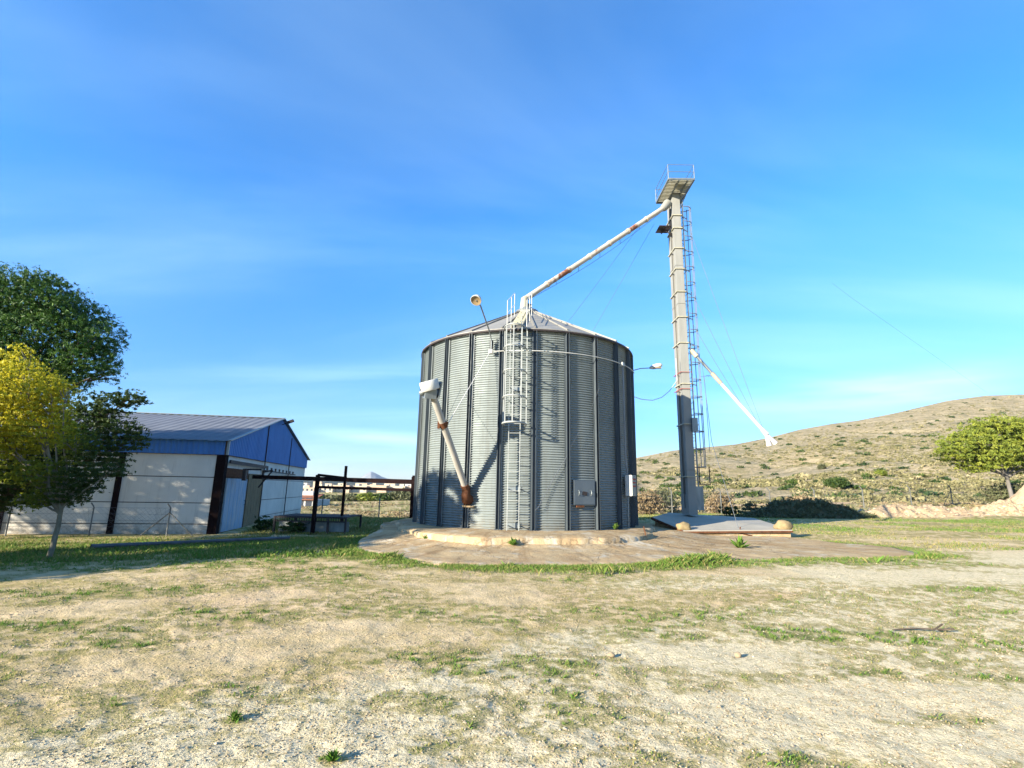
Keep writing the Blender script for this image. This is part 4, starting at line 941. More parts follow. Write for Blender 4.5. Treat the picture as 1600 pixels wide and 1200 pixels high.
def tree(name, label, base, blobs, nleaf, size, lmat, bmat, tr=.16, fork=None, seed=1, cat='tree', group=None, aspect=1.6, gap=.12, shell=.5, up=0, twigs=True, cl=.34, ztint=None):
    z0 = g1(base[0], base[1]); root = thing(name, label, cat, (base[0], base[1], z0), group)
    top = Vector(fork) if fork else Vector((base[0], base[1], z0 + 1.5)); q = MB()
    limb(q, (base[0], base[1], z0 - .15), top, tr, tr * .7, seed, .06); q.build('trunk', bmat, root)
    q = MB(); g = random.Random(seed)
    for i, b in enumerate(blobs):
        limb(q, top - Vector((0, 0, g.random() * .3)), b[:3], tr * .5, tr * .12, seed + i)
        if twigs:
            for j in range(5):
                e = Vector(b[:3]) + Vector((g.uniform(-1, 1) * b[3], g.uniform(-1, 1) * b[4], g.uniform(-.8, .9) * b[5])) * .8; limb(q, Vector(b[:3]).lerp(top, .15), e, tr * .13, .008, seed + i * 9 + j)
    q.build('limbs', bmat, root)
    V, Fq, ti = leaf_cloud(blobs, nleaf, size, aspect, up, seed, shell, gap, cl, ztint); V[:, 2] = np.maximum(V[:, 2], z0 + .02)
    npmesh('crown', V, Fq, lmat, root, attrs=dict(tint=ti)); return root
M_pine = leafmat('pine_needles', [(.015, .05, .012), (.04, .10, .015), (.11, .20, .025)], .2)
M_pine2 = leafmat('young_pine_needles', [(.07, .105, .02), (.14, .18, .025), (.27, .29, .035)], .2)
M_yel = leafmat('autumn_leaves', [(.035, .065, .012), (.09, .13, .015), (.28, .30, .02), (.54, .48, .03)], .42)
M_dkl = leafmat('dark_leaves', [(.02, .045, .012), (.04, .075, .016), (.085, .115, .02)], .25)
M_olive = leafmat('olive_leaves', [(.06, .07, .03), (.10, .11, .05), (.16, .16, .08)], .15)
M_dry = leafmat('dry_scrub', [(.16, .11, .06), (.26, .19, .10), (.36, .28, .16)], .15)
def B(px, py, Y, r, ry=None, rz=None): p = atY(px, py, Y); return (p[0], p[1], p[2], r, ry or r, rz or r * .85)
# big pine
tree('pine_tree', 'large dark green pine with a rounded crown rising behind the yellow tree', (-23.0, 20.5),
     [B(40, 470, 20, 1.9, 2, 1.1), B(-40, 480, 20, 2.2, 2.2, 1.4), B(110, 495, 20.3, 1.45, 1.6, .95), B(150, 530, 20.2, 1.0, 1.2, .85), B(60, 530, 20, 2.0, 2, 1.2), B(135, 560, 20.0, 1.25, 1.3, .75), B(20, 590, 20.5, 2.2, 2, 1.3), B(-60, 580, 20, 2.4, 2.4, 1.8), B(-130, 520, 20, 2, 2, 1.6), B(85, 585, 20, 1.2, 1.3, .6), B(165, 583, 20.2, .55, .7, .35), B(-10, 445, 20, 1.2, 1.2, .5), B(70, 445, 20, 1.0, 1.0, .5)],
     230000, .029, M_pine, M_bark, .22, (-21.5, 20.3, 3.6), 11, aspect=2.6, gap=.24, shell=.5, cl=.27)
tree('pine_tree', 'dark leafy tree leaning right with twiggy tips over the warehouse roof edge', (-16.4, 16.2),
     [B(120, 660, 16.2, 1.0, 1, .7), B(165, 635, 16.2, .8, .8, .45), B(205, 622, 16.3, .52, .6, .28), B(185, 675, 16.2, .75, .8, .5), B(100, 700, 16, 1.1, 1, .7), B(150, 715, 16, .9, .9, .6), B(205, 690, 16.2, .5, .6, .35), B(60, 690, 16, 1.1, 1.1, .8), B(20, 730, 16, 1.1, 1.1, .8), B(120, 755, 16, .7, .8, .45), B(60, 750, 16, 1.0, 1, .6), B(90, 775, 16, .7, .8, .4), B(25, 775, 16, .9, .9, .5), B(-30, 750, 16, 1.2, 1, .8)],
     120000, .03, M_dkl, M_bark, .08, (-15.7, 16.1, 1.3), 23, aspect=1.5, gap=.28, shell=.35, cl=.22)
tree('young_tree', 'young slender tree with yellow autumn leaves and a thin pale trunk', (-11.35, 13.05),
     [B(40, 610, 12.9, .85, .9, .7), B(20, 570, 13, .5, .6, .4), B(80, 628, 13, .46, .6, .4), B(-20, 640, 13, 1.0, 1, .9), B(60, 665, 13, .8, .8, .6), B(10, 690, 13, .9, .9, .6), B(105, 605, 13, .2, .3, .18), B(120, 690, 13, .5, .5, .5), B(85, 740, 13, .7, .7, .4), B(-60, 600, 13, 1.0, 1, .9), B(130, 745, 13, .42, .5, .35), B(40, 740, 13, .6, .6, .35), B(110, 770, 13, .4, .5, .3), B(60, 780, 13, .45, .5, .25), B(180, 735, 13.1, .3, .4, .2), B(35, 550, 13, .22, .3, .2)],
     85000, .029, M_yel, M_barkp, .07, tuple(atY(97, 790, 13)), 31, aspect=1.3, gap=.26, shell=.3, cl=.17, ztint=(1.4, 2.8, -11.7, -10.5))
# trees just outside the frame to the left, whose shade falls on the yard, the wall and the silo foot
OFF = ((-15.6, 5.8, .6, 4.0, 'smallest and closest to the viewer'), (-15.0, 8.3, .85, 6.9, 'nearest the camera'), (-17.4, 6.2, .85, 5.2, 'low one set well back'), (-18.6, 10.9, .9, 5.4, 'low one in the middle of the row'), (-23.5, 14.0, 1.15, 8.0, 'in front of the far end of the warehouse'), (-29.5, 15, 1.3, 8.8, 'farthest back, with a thin crown'), (-33.5, 14.5, 1.25, 8.6, 'outermost of the row'))
for i, (x, y, s_, hh, lb_) in enumerate(OFF):
    tree('pine_tree', 'bushy pine outside the left edge, ' + lb_, (x, y),
         [(x, y, hh - 1.4, 2.0 * s_, 2.0 * s_, 1.3 * s_), (x + 1.1, y + .8, hh - 2.6, 1.8 * s_, 1.8 * s_, 1.1 * s_), (x - 1.3, y - .6, hh - 2.8, 1.9 * s_, 1.9 * s_, 1.1), (x + .4, y - 1.1, max(hh - 3.9, 1.7), 1.6 * s_, 1.6 * s_, .8), (x - .4, y + 1.0, hh - 4.4 if hh > 6 else hh - 3.6, 1.4 * s_, 1.5 * s_, .7)],
         11000 if 'thin' in lb_ else 24000, .085, M_pine, M_bark, .2, (x, y, max(hh - 5.2, .9)), 41 + i, group='pines beyond the left edge of the frame', gap=.48 if hh > 8.5 or hh < 4.5 else .36, aspect=1.8, twigs=False)
# right-hand pine
tree('pine_tree', 'light green spreading pine with bare grey lower branches at the right edge', tuple(atY(1578, 760, 47)[:2]),
     [B(1560, 670, 47, 2.6, 2.5, 1.1), B(1515, 690, 46.5, 2.3, 2.2, 1.1), B(1600, 680, 47, 3.0, 2.6, 1.6), B(1490, 708, 46.5, 1.5, 1.6, .8), B(1550, 708, 46.5, 2.6, 2.4, 1.2), B(1610, 715, 47, 2.6, 2.5, 1.4), B(1530, 725, 47, 1.7, 2, .8), B(1660, 690, 47, 3, 2.6, 1.8)],
     95000, .07, M_pine2, worn('grey_bark', (.22, .20, .18), (.13, .12, .10), .95), .2, tuple(atY(1572, 742, 47)), 51, aspect=2.2, gap=.36, shell=.4, cl=.45)

# ---------------------------------------------------------------- hill on the right
SIL = [(600, 790), (760, 775), (860, 745), (985, 717), (1050, 704), (1110, 698), (1150, 694), (1200, 684), (1250, 671), (1300, 662), (1340, 657), (1400, 645), (1480, 626), (1540, 618), (1600, 616), (1700, 612), (1850, 630), (2000, 660), (2200, 700), (2500, 745)]
def hill_mat():
    m = Mat('hill', (.4, .33, .2), .95, 0, .1)
    c = m.mix(m.rng(m.noise(.05, 6, .65), .35, .65), (.43, .335, .195), (.53, .43, .27))
    c = m.mix(m.rng(m.noise(.22, 7, .72, (1, 1, 4)), .46, .58, 0, .85), c, (.24, .21, .10))
    c = m.mix(m.rng(m.noise(.9, 6, .75, (1, 1, 3)), .48, .60, 0, .75), c, (.19, .165, .085))
    c = m.mix(m.rng(m.noise(.35, 5, .7, (1, 1, 5), .6), .60, .70, 0, .8), c, (.58, .50, .36))
    m.color(c); m.bump(m.noise(.8, 6, .7), 1, .6); return m.m
sx = np.array([s[0] for s in SIL]); sy = np.array([s[1] for s in SIL], float)
nu, nv = 420, 150; us = np.linspace(640, 2450, nu); vs = np.linspace(0, 1, nv)
def hillpt(px, v):
    """point on the hill: v=0 foot, .78 crest, 1 far side; px gives its bearing"""
    ytop = np.interp(px, sx, sy); Yc = 330 + 40 * np.sin(px * .006); Y0 = 62 + 0 * px
    b = (px - 800) / F; t = np.clip(v / .8, 0, 1); Yv = Y0 + (Yc - Y0) * t ** 1.25 + np.maximum(v - .8, 0) * 600
    d0 = [ray(float(p), float(y)) for p, y in zip(np.atleast_1d(px), np.atleast_1d(ytop))]
    return ytop, Yc, Yv, d0
HV = np.zeros((nu, nv, 3)); us_h = us; nu_h = nu
for i, u in enumerate(us):
    yt = float(np.interp(u, sx, sy)); Yc = 300 + 30 * math.sin(u * .005); d = ray(u, yt); crest = O + d * (Yc / d[1]); hc = crest[2]; k = crest[0] / Yc
    t = np.clip(vs / .8, 0, 1); Yv = 70 + (Yc - 70) * t ** 1.3 + np.maximum(vs - .8, 0) * 700
    x = k * Yv; zb = 0.5
    base = g1(k * 70, 70) - .6; fade = np.clip((hc - base) / 10, 0, 1)
    tb0 = (base - H) / 70; tb1 = (hc - H) / Yc; e = t * (1.35 - .35 * t)
    z = np.where(vs <= .8, H + Yv * (tb0 + (tb1 - tb0) * e), hc - (hc - base) * ((vs - .8) / .2) ** 2)
    gul = np.abs(fbm(x * .02 + 3, Yv * .012, 3, 94) - .5) * 2
    z = z + ((fbm(x * .03, Yv * .03, 4, 91) - .5) * 5 - (1 - sst(0, .16, gul)) * 1.6) * fade * np.sin(np.pi * np.clip(t, 0, 1)) * (vs < .8)
    # worn terraces low on the slope
    z = z + .9 * np.sin(np.clip(t, 0, .35) / .35 * 5 * np.pi) * fade * (t < .35) * .5
    HV[i, :, 0] = x; HV[i, :, 1] = Yv; HV[i, :, 2] = z
idx = np.arange(nu * nv).reshape(nu, nv); q = np.stack([idx[:-1, :-1], idx[1:, :-1], idx[1:, 1:], idx[:-1, 1:]], -1).reshape(-1, 4)
tag(npmesh('hill', HV.reshape(-1, 3), q, hill_mat(), smooth=True), kind='structure')
# scrub: low bushes as clusters of small faces
def scrub(name, pts, rad, n_per, size, mat, seed, flat=.5):
    g = np.random.default_rng(seed); n = len(pts); m = n * n_per; k = np.repeat(np.arange(n), n_per)
    d = g.normal(size=(m, 3)); d /= np.linalg.norm(d, axis=1)[:, None]; d[:, 2] = np.abs(d[:, 2]); R0 = rad[k]
    c = pts[k] + d * R0[:, None] * np.array([1, 1, flat]) * (.5 + .5 * g.random(m))[:, None]
    nr = g.normal(size=(m, 3)); nr /= np.linalg.norm(nr, axis=1)[:, None]; t = np.cross(nr, g.normal(size=(m, 3))); t /= np.linalg.norm(t, axis=1)[:, None]; b = np.cross(nr, t)
    s = (size * R0 * (.6 + .8 * g.random(m)))[:, None]
    V = np.stack([c - t * s, c + t * s, c + b * s * 1.2], 1).reshape(-1, 3); ti = np.clip(g.random(n)[k] * .75 + g.random(m) * .25, 0, 1)
    return npmesh(name, V, np.arange(3 * m).reshape(m, 3), mat, attrs=dict(tint=np.repeat(ti, 3)))
n = 30000; iu = rng.uniform(60, nu - 60, n); iv = rng.uniform(0, .8 * nv - 1, n) ; iv = iv * rng.uniform(.3, 1, n) ** .5
i0 = iu.astype(int); j0 = iv.astype(int); pts = HV[i0, j0] * (1 - (iu - i0))[:, None] + HV[i0 + 1, j0] * (iu - i0)[:, None]; pts = pts + (HV[i0, np.minimum(j0 + 1, nv - 1)] - HV[i0, j0]) * (iv - j0)[:, None]
dens = fbm(pts[:, 0] * .035, pts[:, 1] * .035, 4, 95) > (.30 + .26 * rng.random(n)); pts = pts[dens]
M_scrub = leafmat('hill_scrub', [(.085, .085, .035), (.14, .13, .055), (.20, .18, .085), (.32, .27, .15)], 0, .9)
o = scrub('hill_scrub', pts, rng.uniform(.25, .85, len(pts)) * (1 + 1.0 * (rng.random(len(pts)) < .04)), 22, .27, M_scrub, 5, .55); tag(o, 'low olive and straw coloured scrub dotted over the hillside', 'scrub', kind='stuff')
n = 520; iu = rng.integers(60, nu - 60, n); iv = (rng.uniform(.02, .78, n) * nv).astype(int); pd_ = HV[iu, iv]
o = scrub('hill_bushes', pd_, rng.uniform(.7, 1.7, n), 70, .20, M_dkl, 15, .6); tag(o, 'small dark round bushes sprinkled over the hillside', 'bushes', kind='stuff')
# field scrub between the yard and the hill, and on the left field
n = 9000; b = np.r_[rng.uniform(-.50, -.12, n // 3), rng.uniform(.16, 1.15, 2 * n // 3)]; Yv = rng.uniform(43, 125, n); x = b * Yv
den = (fbm(x * .12, Yv * .12, 3, 97) > .47) & ~((x / Yv < .44) & (x > 0) & ((np.abs(Yv - 59.5) < 4) | (np.abs(Yv - 68) < 2.5))); x, Yv = x[den], Yv[den]; pts = np.stack([x, Yv, gz(x, Yv) - .02], -1)
hf = len(pts) // 2; mixi = rng.permutation(len(pts))
o = scrub('field_scrub', pts[mixi[:hf]], rng.uniform(.10, .40, hf), 18, .30, M_scrub, 6, .6); tag(o, 'low olive scrub over the fields behind the fences', 'scrub', kind='stuff')
o = scrub('dry_tufts', pts[mixi[hf:]], rng.uniform(.10, .45, len(pts) - hf), 18, .30, M_dry, 7, .6); tag(o, 'dry brown tufts over the fields behind the fences', 'dry grass', kind='stuff')
def hillhit(px, py):
    u = (px - us_h[0]) / (us_h[1] - us_h[0]); i = int(np.clip(round(u), 0, nu_h - 1)); c = HV[i]; d = ray(px, py); tgt = d[2] / d[1]; sl_ = (c[:, 2] - H) / c[:, 1]
    j = int(np.argmax(sl_ >= tgt)); return c[j]
def bush(label, px, py, Y, r, rz, mat, n, seed, size=.05, name='shrub', group=None):
    p = atY(px, py, Y) if Y < 62 else hillhit(px, py); z = g1(p[0], p[1]) if Y < 62 else p[2] - .15; root = thing(name, label, 'bush', (p[0], p[1], z), group)
    q = MB(); g = random.Random(seed)
    for i in range(9): limb(q, (p[0], p[1], z - .1), (p[0] + g.uniform(-.7, .7) * r, p[1] + g.uniform(-.7, .7) * r, z + rz * g.uniform(.9, 1.7)), .03, .006, seed + i)
    q.build('stems', M_bark, root)
    bl = [(p[0] + g.uniform(-.5, .5) * r, p[1] + g.uniform(-.5, .5) * r, z + rz * g.uniform(.7, 1.1), r * .6, r * .6, rz * .8) for _ in range(4)]
    V, Fq, ti = leaf_cloud(bl, n, size, 1.6, 0, seed, .4, .15); V[:, 2] = np.maximum(V[:, 2], z); npmesh('foliage', V, Fq, mat, root, attrs=dict(tint=ti)); return root
bush('round dark green bush on the slope right of the tower', 1295, 762, 70, 2.3, 1.2, M_dkl, 5000, 61, .13)
bush('bright yellow-green bush on the slope behind the fence', 1365, 744, 78, 1.7, .8, M_pine2, 3500, 62, .13)
bush('dark olive bush on the slope above the round one', 1278, 733, 85, 1.5, .9, M_olive, 2500, 63, .15)
bush('grey dry brush at the foot of the right-hand pine', 1570, 768, 49, 2.6, 1.3, M_olive, 9000, 74, .08)
bush('low dark bush to the left of the round dark green one', 1231, 757, 68, .9, .7, M_dkl, 1500, 64, .12)
bush('grey-green bush against the slope just right of the tower', 1109, 785, 60, 1.5, .8, M_olive, 3000, 65, .12)
bush('pale dry shrub between the silo and the tower', 1012, 797, 41, 1.4, 1.0, M_dry, 6000, 66, .07)
bush('pale green shrub behind the dry one, beside the silo', 1032, 785, 45, 1.6, 1.2, M_olive, 5500, 67, .07)
bush('brown dry shrub beside the tower foot', 1122, 796, 43, 1.3, .9, M_dry, 5500, 68, .07)
bush('dry tan shrub in front of the fence, right of centre', 1253, 795, 41, 1.7, .9, M_dry, 5000, 69, .07)
bush('small dark bush below the tower, behind the pit cover', 1140, 805, 29, .55, .45, M_dkl, 2500, 70, .045)
bush('small green shrub behind the pit cover, left of the brush bank', 1175, 800, 36, .7, .55, M_olive, 2200, 73, .05)
# brush bank in the silo's shade
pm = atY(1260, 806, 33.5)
def mound(name, label, cx, cy, rx, ry, h, mat, seed, cat='earth mound', kind='structure', rough_=.18):
    n, m = 110, 60; X_, Y_ = np.meshgrid(np.linspace(-1.15, 1.15, n), np.linspace(-1.15, 1.15, m), indexing='ij'); d = np.sqrt(X_ ** 2 + Y_ ** 2); x = cx + X_ * rx; y = cy + Y_ * ry
    hh = h * sst(1, .0, d * (1 + .35 * (fbm(X_ * 3 + seed, Y_ * 3, 3, seed) - .5))) ** .8
    hh = hh * (1 + .5 * (fbm(x * .9, y * .9, 3, seed + 2) - .5)) + (fbm(x * 3.5, y * 3.5, 4, seed + 1) - .5) * rough_ * sst(1.05, .7, d)
    z = gz(x.ravel(), y.ravel()).reshape(x.shape) - .05 + hh; z = np.where(d > 1.02, z - .25, z)
    V = np.stack([x, y, z], -1).reshape(-1, 3); idx = np.arange(n * m).reshape(n, m); q = np.stack([idx[:-1, :-1], idx[1:, :-1], idx[1:, 1:], idx[:-1, 1:]], -1).reshape(-1, 4)
    o = npmesh(name, V, q, mat, smooth=True); return tag(o, label, cat if kind != 'structure' else None, kind=kind), V
def earth(name, a, b, c3):
    m = Mat(name, a, .95, 0, .1); c = m.mix(m.rng(m.noise(1.5, 7, .7), .4, .62), a, b); c = m.mix(m.rng(m.noise(5, 6, .75), .54, .68), c, c3); m.color(c); m.bump(m.noise(5, 6, .7), .9, .12); return m.m
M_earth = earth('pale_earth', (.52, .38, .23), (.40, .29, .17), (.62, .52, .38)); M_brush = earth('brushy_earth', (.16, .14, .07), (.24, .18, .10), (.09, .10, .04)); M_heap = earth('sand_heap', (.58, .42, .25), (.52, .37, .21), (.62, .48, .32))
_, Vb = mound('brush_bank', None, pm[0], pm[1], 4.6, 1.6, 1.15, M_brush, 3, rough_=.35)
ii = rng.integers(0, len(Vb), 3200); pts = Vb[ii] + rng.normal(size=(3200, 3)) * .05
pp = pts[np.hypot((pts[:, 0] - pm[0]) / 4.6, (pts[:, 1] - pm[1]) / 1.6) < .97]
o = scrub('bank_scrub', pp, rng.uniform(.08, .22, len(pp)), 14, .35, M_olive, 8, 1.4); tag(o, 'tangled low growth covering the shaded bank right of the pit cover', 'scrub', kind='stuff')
pb_ = atY(1430, 800, 36); _, Ve = mound('earth_berm', None, pb_[0], pb_[1], 7.0, 1.7, .8, M_earth, 13, rough_=.6)
pb2 = atY(1565, 800, 36); _, Ve2 = mound('earth_berm', None, pb2[0] + 1, pb2[1] + .5, 3.2, 1.8, 1.0, M_earth, 17, rough_=.6)
ph = atY(1640, 785, 38); mound('sand_heap', None, ph[0], ph[1], 4.6, 3.2, 2.5, M_heap, 23, rough_=.06)

# stones on the berm and gravel on the yard
def stones(name, pts, sz, mat, seed):
    g = np.random.default_rng(seed); n = len(pts)
    base = np.array([(1, 0, 0), (0, 1, 0), (-1, 0, 0), (0, -1, 0), (0, 0, 1), (0, 0, -1), (.75, .75, .25), (-.7, .6, .4)], float)
    fs = np.array([(0, 6, 4), (6, 1, 4), (1, 7, 4), (7, 2, 4), (2, 3, 4), (3, 0, 4), (6, 0, 5), (1, 6, 5), (7, 1, 5), (2, 7, 5), (3, 2, 5), (0, 3, 5)])
    V = base[None] * (1 + g.uniform(-.35, .35, (n, 8, 1))) * sz[:, None, None] * g.uniform(.6, 1.2, (n, 1, 3)) * np.array([1, 1, .62])
    a = g.uniform(0, 6.28, n); c, s = np.cos(a), np.sin(a); x = V[..., 0] * c[:, None] - V[..., 1] * s[:, None]; y = V[..., 0] * s[:, None] + V[..., 1] * c[:, None]; V = np.stack([x, y, V[..., 2]], -1) + pts[:, None]
    return npmesh(name, V.reshape(-1, 3), (fs[None] + 8 * np.arange(n)[:, None, None]).reshape(-1, 3), mat, attrs=dict(tint=np.repeat(g.random(n), 8)))
M_stone = leafmat('gravel', [(.27, .21, .13), (.37, .30, .20), (.50, .43, .30)], 0, .9)
ve = np.r_[Ve, Ve2]; ii = rng.integers(0, len(ve), 1900); pts = ve[ii]; pts = pts[pts[:, 2] > gz(pts[:, 0], pts[:, 1]) + .02]
tag(stones('berm_stones', pts, rng.uniform(.02, .12, len(pts)), M_stone, 3), 'pale broken stones strewn over the earth berm by the fence', 'stones', kind='stuff')
n = 46000; r = 1.9 + 14 * rng.random(n) ** 1.5; a = rng.uniform(-.95, .95, n); x = r * np.sin(a); y = r * np.cos(a)
keep = (rng.random(n) < .25 + .75 * pale(x, y)) & (apron_inside(x, y) < 0); x, y, r = x[keep], y[keep], r[keep]
sz = .003 + .008 * rng.random(len(x)) ** 3 + (rng.random(len(x)) < .004) * .010
tag(stones('yard_gravel', np.stack([x, y, gzl(x, y) + sz * .15], -1), sz * (.8 + r * .05), M_stone, 4), 'fine pale limestone gravel scattered over the yard', 'gravel', kind='stuff')

M_clod = leafmat('soil_clods', [(.21, .16, .09), (.30, .235, .135), (.38, .31, .20)], 0, 1)
n = 90000; r = 1.9 + 9.5 * rng.random(n) ** 1.25; a = rng.uniform(-.93, .93, n); x = r * np.sin(a); y = r * np.cos(a); cl = fbm(x * 2.2, y * 2.2, 3, 66)
keep = (rng.random(n) < sst(.3, .62, cl)) & (apron_inside(x, y) < 0); x, y, r = x[keep], y[keep], r[keep]; sz = .003 + .008 * rng.random(len(x)) ** 2.2
tag(stones('soil_clods', np.stack([x, y, gzl(x, y) + sz * .1], -1), sz * (.8 + r * .06), M_clod, 6), 'small clods of dry soil the colour of the yard', 'soil clods', kind='stuff')

# ---------------------------------------------------------------- grass and weeds
M_grass = leafmat('grass_blades', [(.36, .28, .11), (.25, .23, .07), (.13, .19, .035), (.085, .17, .02), (.13, .27, .03)], .3, .7)
def grass(name, label, x, y, hgt, tint, seed, wid=.35):
    g = np.random.default_rng(seed); n = len(x); z = gzl(x, y) - .004; a = g.uniform(0, 6.28, n); lean = g.uniform(.2, 1.0, n) * hgt
    dx_, dy_ = np.cos(a), np.sin(a); wd = (.0022 + hgt * .045) * wid / .35; b = a + 1.57; wx, wy = np.cos(b) * wd, np.sin(b) * wd
    la = g.uniform(0, 6.28, n); lx, ly = np.cos(la) * lean, np.sin(la) * lean
    V = np.stack([np.stack([x - wx, y - wy, z], -1), np.stack([x + wx, y + wy, z], -1), np.stack([x + lx * .35 + wx * .7, y + ly * .35 + wy * .7, z + hgt * .6], -1), np.stack([x + lx, y + ly, z + hgt], -1)], 1)
    Fq = np.concatenate([np.arange(n)[:, None] * 4 + np.array([0, 1, 2]), np.arange(n)[:, None] * 4 + np.array([0, 2, 3])])
    o = npmesh(name, V.reshape(-1, 3), Fq, M_grass, attrs=dict(tint=np.repeat(tint, 4))); return tag(o, label, 'grass', kind='stuff')
# short sparse weeds on the yard
n = 560000; r = 2.0 + 17 * rng.random(n) ** 1.1; a = rng.uniform(-.93, .93, n); x = r * np.sin(a); y = r * np.cos(a)
gc = green(x, y); clump = fbm(x * 9, y * 9, 2, 77); keep = (rng.random(n) < gc ** 1.35 * .9 * sst(.38, .62, clump) + .045) & (apron_inside(x, y) < .02) & (r > 2); x, y, gc, r = x[keep], y[keep], gc[keep], r[keep]
ti = np.clip(.12 + gc * .55 + rng.normal(size=len(x)) * .2, 0, .85); h = (.008 + .024 * gc) * rng.uniform(.5, 1.4, len(x)) * (.8 + .05 * r); print('yard grass', len(x))
grass('yard_grass', 'sparse short grass and weeds growing through the bare yard', x, y, h, ti, 1, .45)
# lush strip along the apron edge
n = 85000; a = rng.uniform(-1.35, 1.35, n); off = np.abs(rng.normal(size=n)) * .55 + .0 - .12 * rng.random(n); rad = apron_r(a) + off; x = SC[0] + rad * np.sin(a); y = SC[1] - rad * np.cos(a)
dn = fbm(x * 1.3, y * 1.3, 3, 78); keep = rng.random(n) < sst(.15, .5, dn) * sst(1.3, .1, off) * (.25 + .75 * sst(6.5, 3.5, x)) * (y < 21); x, y, off = x[keep], y[keep], off[keep]
tuft = sst(.58, .75, fbm(x * .8, y * .8, 2, 79)) + 1.2 * np.exp(-((x - 4.3) / .9) ** 2) * sst(.8, .2, off)
h = (.018 + .05 * rng.random(len(x)) + .15 * tuft * rng.random(len(x))); ti = np.clip(.58 + rng.normal(size=len(x)) * .24 - off * .12, 0, 1)
grass('grass_strip', 'bright green grass strip along the front edge of the concrete apron', x, y, h, ti, 2)
# shaded lawn on the left
n = 110000; x = rng.uniform(-26, -3.5, n); y = rng.uniform(12.2, 24, n); gc = green(x, y); keep = (rng.random(n) < .35 + gc) & (apron_inside(x, y) < 0) & (np.abs(x / y) < 1.2); 
wy = (y - (K[1] + (K[0] - x) * .0 - 1.3 - (K[0] - x) * .2)) < 0; keep &= wy; x, y, gc = x[keep], y[keep], gc[keep]
grass('lawn_grass', 'rough green grass in the tree shade left of the silo', x, y, .03 + .07 * rng.random(len(x)) * (.5 + gc), np.clip(.24 + .36 * gc + rng.normal(size=len(x)) * .18, 0, 1), 3, .6)
n = 60000; x = rng.uniform(-15, -2, n); y = rng.uniform(20, 38, n); gc = fbm(x * .6, y * .6, 3, 86); keep = (apron_inside(x, y) < -.05) & (np.hypot(x - SC[0], y - SC[1]) > 5.2) & (x > -13.6 - (y - 25) * .17 + .3) & (rng.random(n) < sst(.25, .55, gc)); x, y = x[keep], y[keep]
grass('dry_grass', 'dull dry grass in the shade between the slatted rack and the silo', x, y, .04 + .16 * rng.random(len(x)) * sst(22, 30, y) + .04 * rng.random(len(x)), np.clip(.3 + rng.normal(size=len(x)) * .2, 0, 1), 14, .8)
# field edge to the right and behind
n = 90000; b = rng.uniform(.25, 1.15, n); y = rng.uniform(15.5, 42, n); x = b * y; gc = fbm(x * .35, y * .6, 4, 88); keep = (apron_inside(x, y) < -.05) & (rng.random(n) < sst(.38, .6, gc)); x, y, gc = x[keep], y[keep], gc[keep]
grass('field_grass', 'dry yellowish grass over the field right of the tower', x, y, .02 + .06 * rng.random(len(x)), np.clip(.15 + .5 * sst(.4, .7, gc) + rng.normal(size=len(x)) * .15, 0, 1), 4, .9)
# small weeds that can be told apart
def weed(label, px, py, z, r, n, seed, hgt=.15):
    p = atZ(px, py, z); g = np.random.default_rng(seed); root = p + 0; m = n; a = g.uniform(0, 6.28, m); el = g.uniform(.3, 1.4, m); L0 = r * g.uniform(.5, 1.1, m)
    d = np.stack([np.cos(a) * np.cos(el), np.sin(a) * np.cos(el), np.sin(el)], -1); s = np.stack([-np.sin(a), np.cos(a), a * 0], -1) * (r * .10); tip = root + d * L0[:, None]; mid = root + d * L0[:, None] * .55 + np.array([0, 0, r * .1])
    V = np.stack([np.broadcast_to(root, (m, 3)) - s * .3, mid + s, tip, mid - s], 1).reshape(-1, 3); o = npmesh('weed', V - root, np.arange(4 * m).reshape(m, 4), M_grass, attrs=dict(tint=np.repeat(g.uniform(.5, 1, m), 4)), local=True); o.location = tuple(root); tag(o, label, 'weed')
weed('small leafy weed at the foot of the plinth below the ladder', 801, 852, .12, .22, 60, 1)
weed('small weed sprouting on the plinth near the control box', 962, 828, .33, .26, 30, 2)
weed('dark weed clump against the left part of the plinth', 665, 845, .08, .22, 60, 3)
weed('lone green tuft in the bottom foreground gravel, left of centre', 520, 1190, 0, .07, 60, 4)
weed('green tuft on the gravel at the lower left', 366, 1126, 0, .07, 60, 5)
weed('tall weed rising from the grass strip in front of the pit cover', 1156, 858, .02, .4, 30, 6)
q_ = MB(); p = atZ(1395, 987, 0); q_.tube([(p[0], p[1], .02), (p[0] + .25, p[1] + .03, .035), (p[0] + .6, p[1] - .02, .04)], [.008, .010, .007], 6); q_.tube([(p[0] + .5, p[1], .03), (p[0] + .66, p[1] + .06, .08)], .01, 5); q_.tube([(p[0] + .55, p[1], .03), (p[0] + .72, p[1] - .03, .05)], .012, 5)
tag(q_.build('dead_branch', M_bark), 'short reddish dead branch lying on the yard at the right', 'branch')
rock('stone', tuple(atZ(1153, 1023, .02)), (.035, .028, .025), 'pale fist-sized stone on the yard, right of centre', 5.5, M_stone)
rock('stone', tuple(atZ(955, 1023, .02)), (.032, .026, .022), 'pale fist-sized stone on the yard, near the centre', 7.5, M_stone)
# twiggy weeds by the warehouse foot
bush('dark weed bush at the foot of the warehouse gable beside the plank door', 415, 826, 27.2, .5, .45, M_dkl, 2500, 71, .05)
bush('dark bush growing beneath the slatted rack', 465, 824, 26.6, .8, .3, M_dkl, 2500, 72, .05)

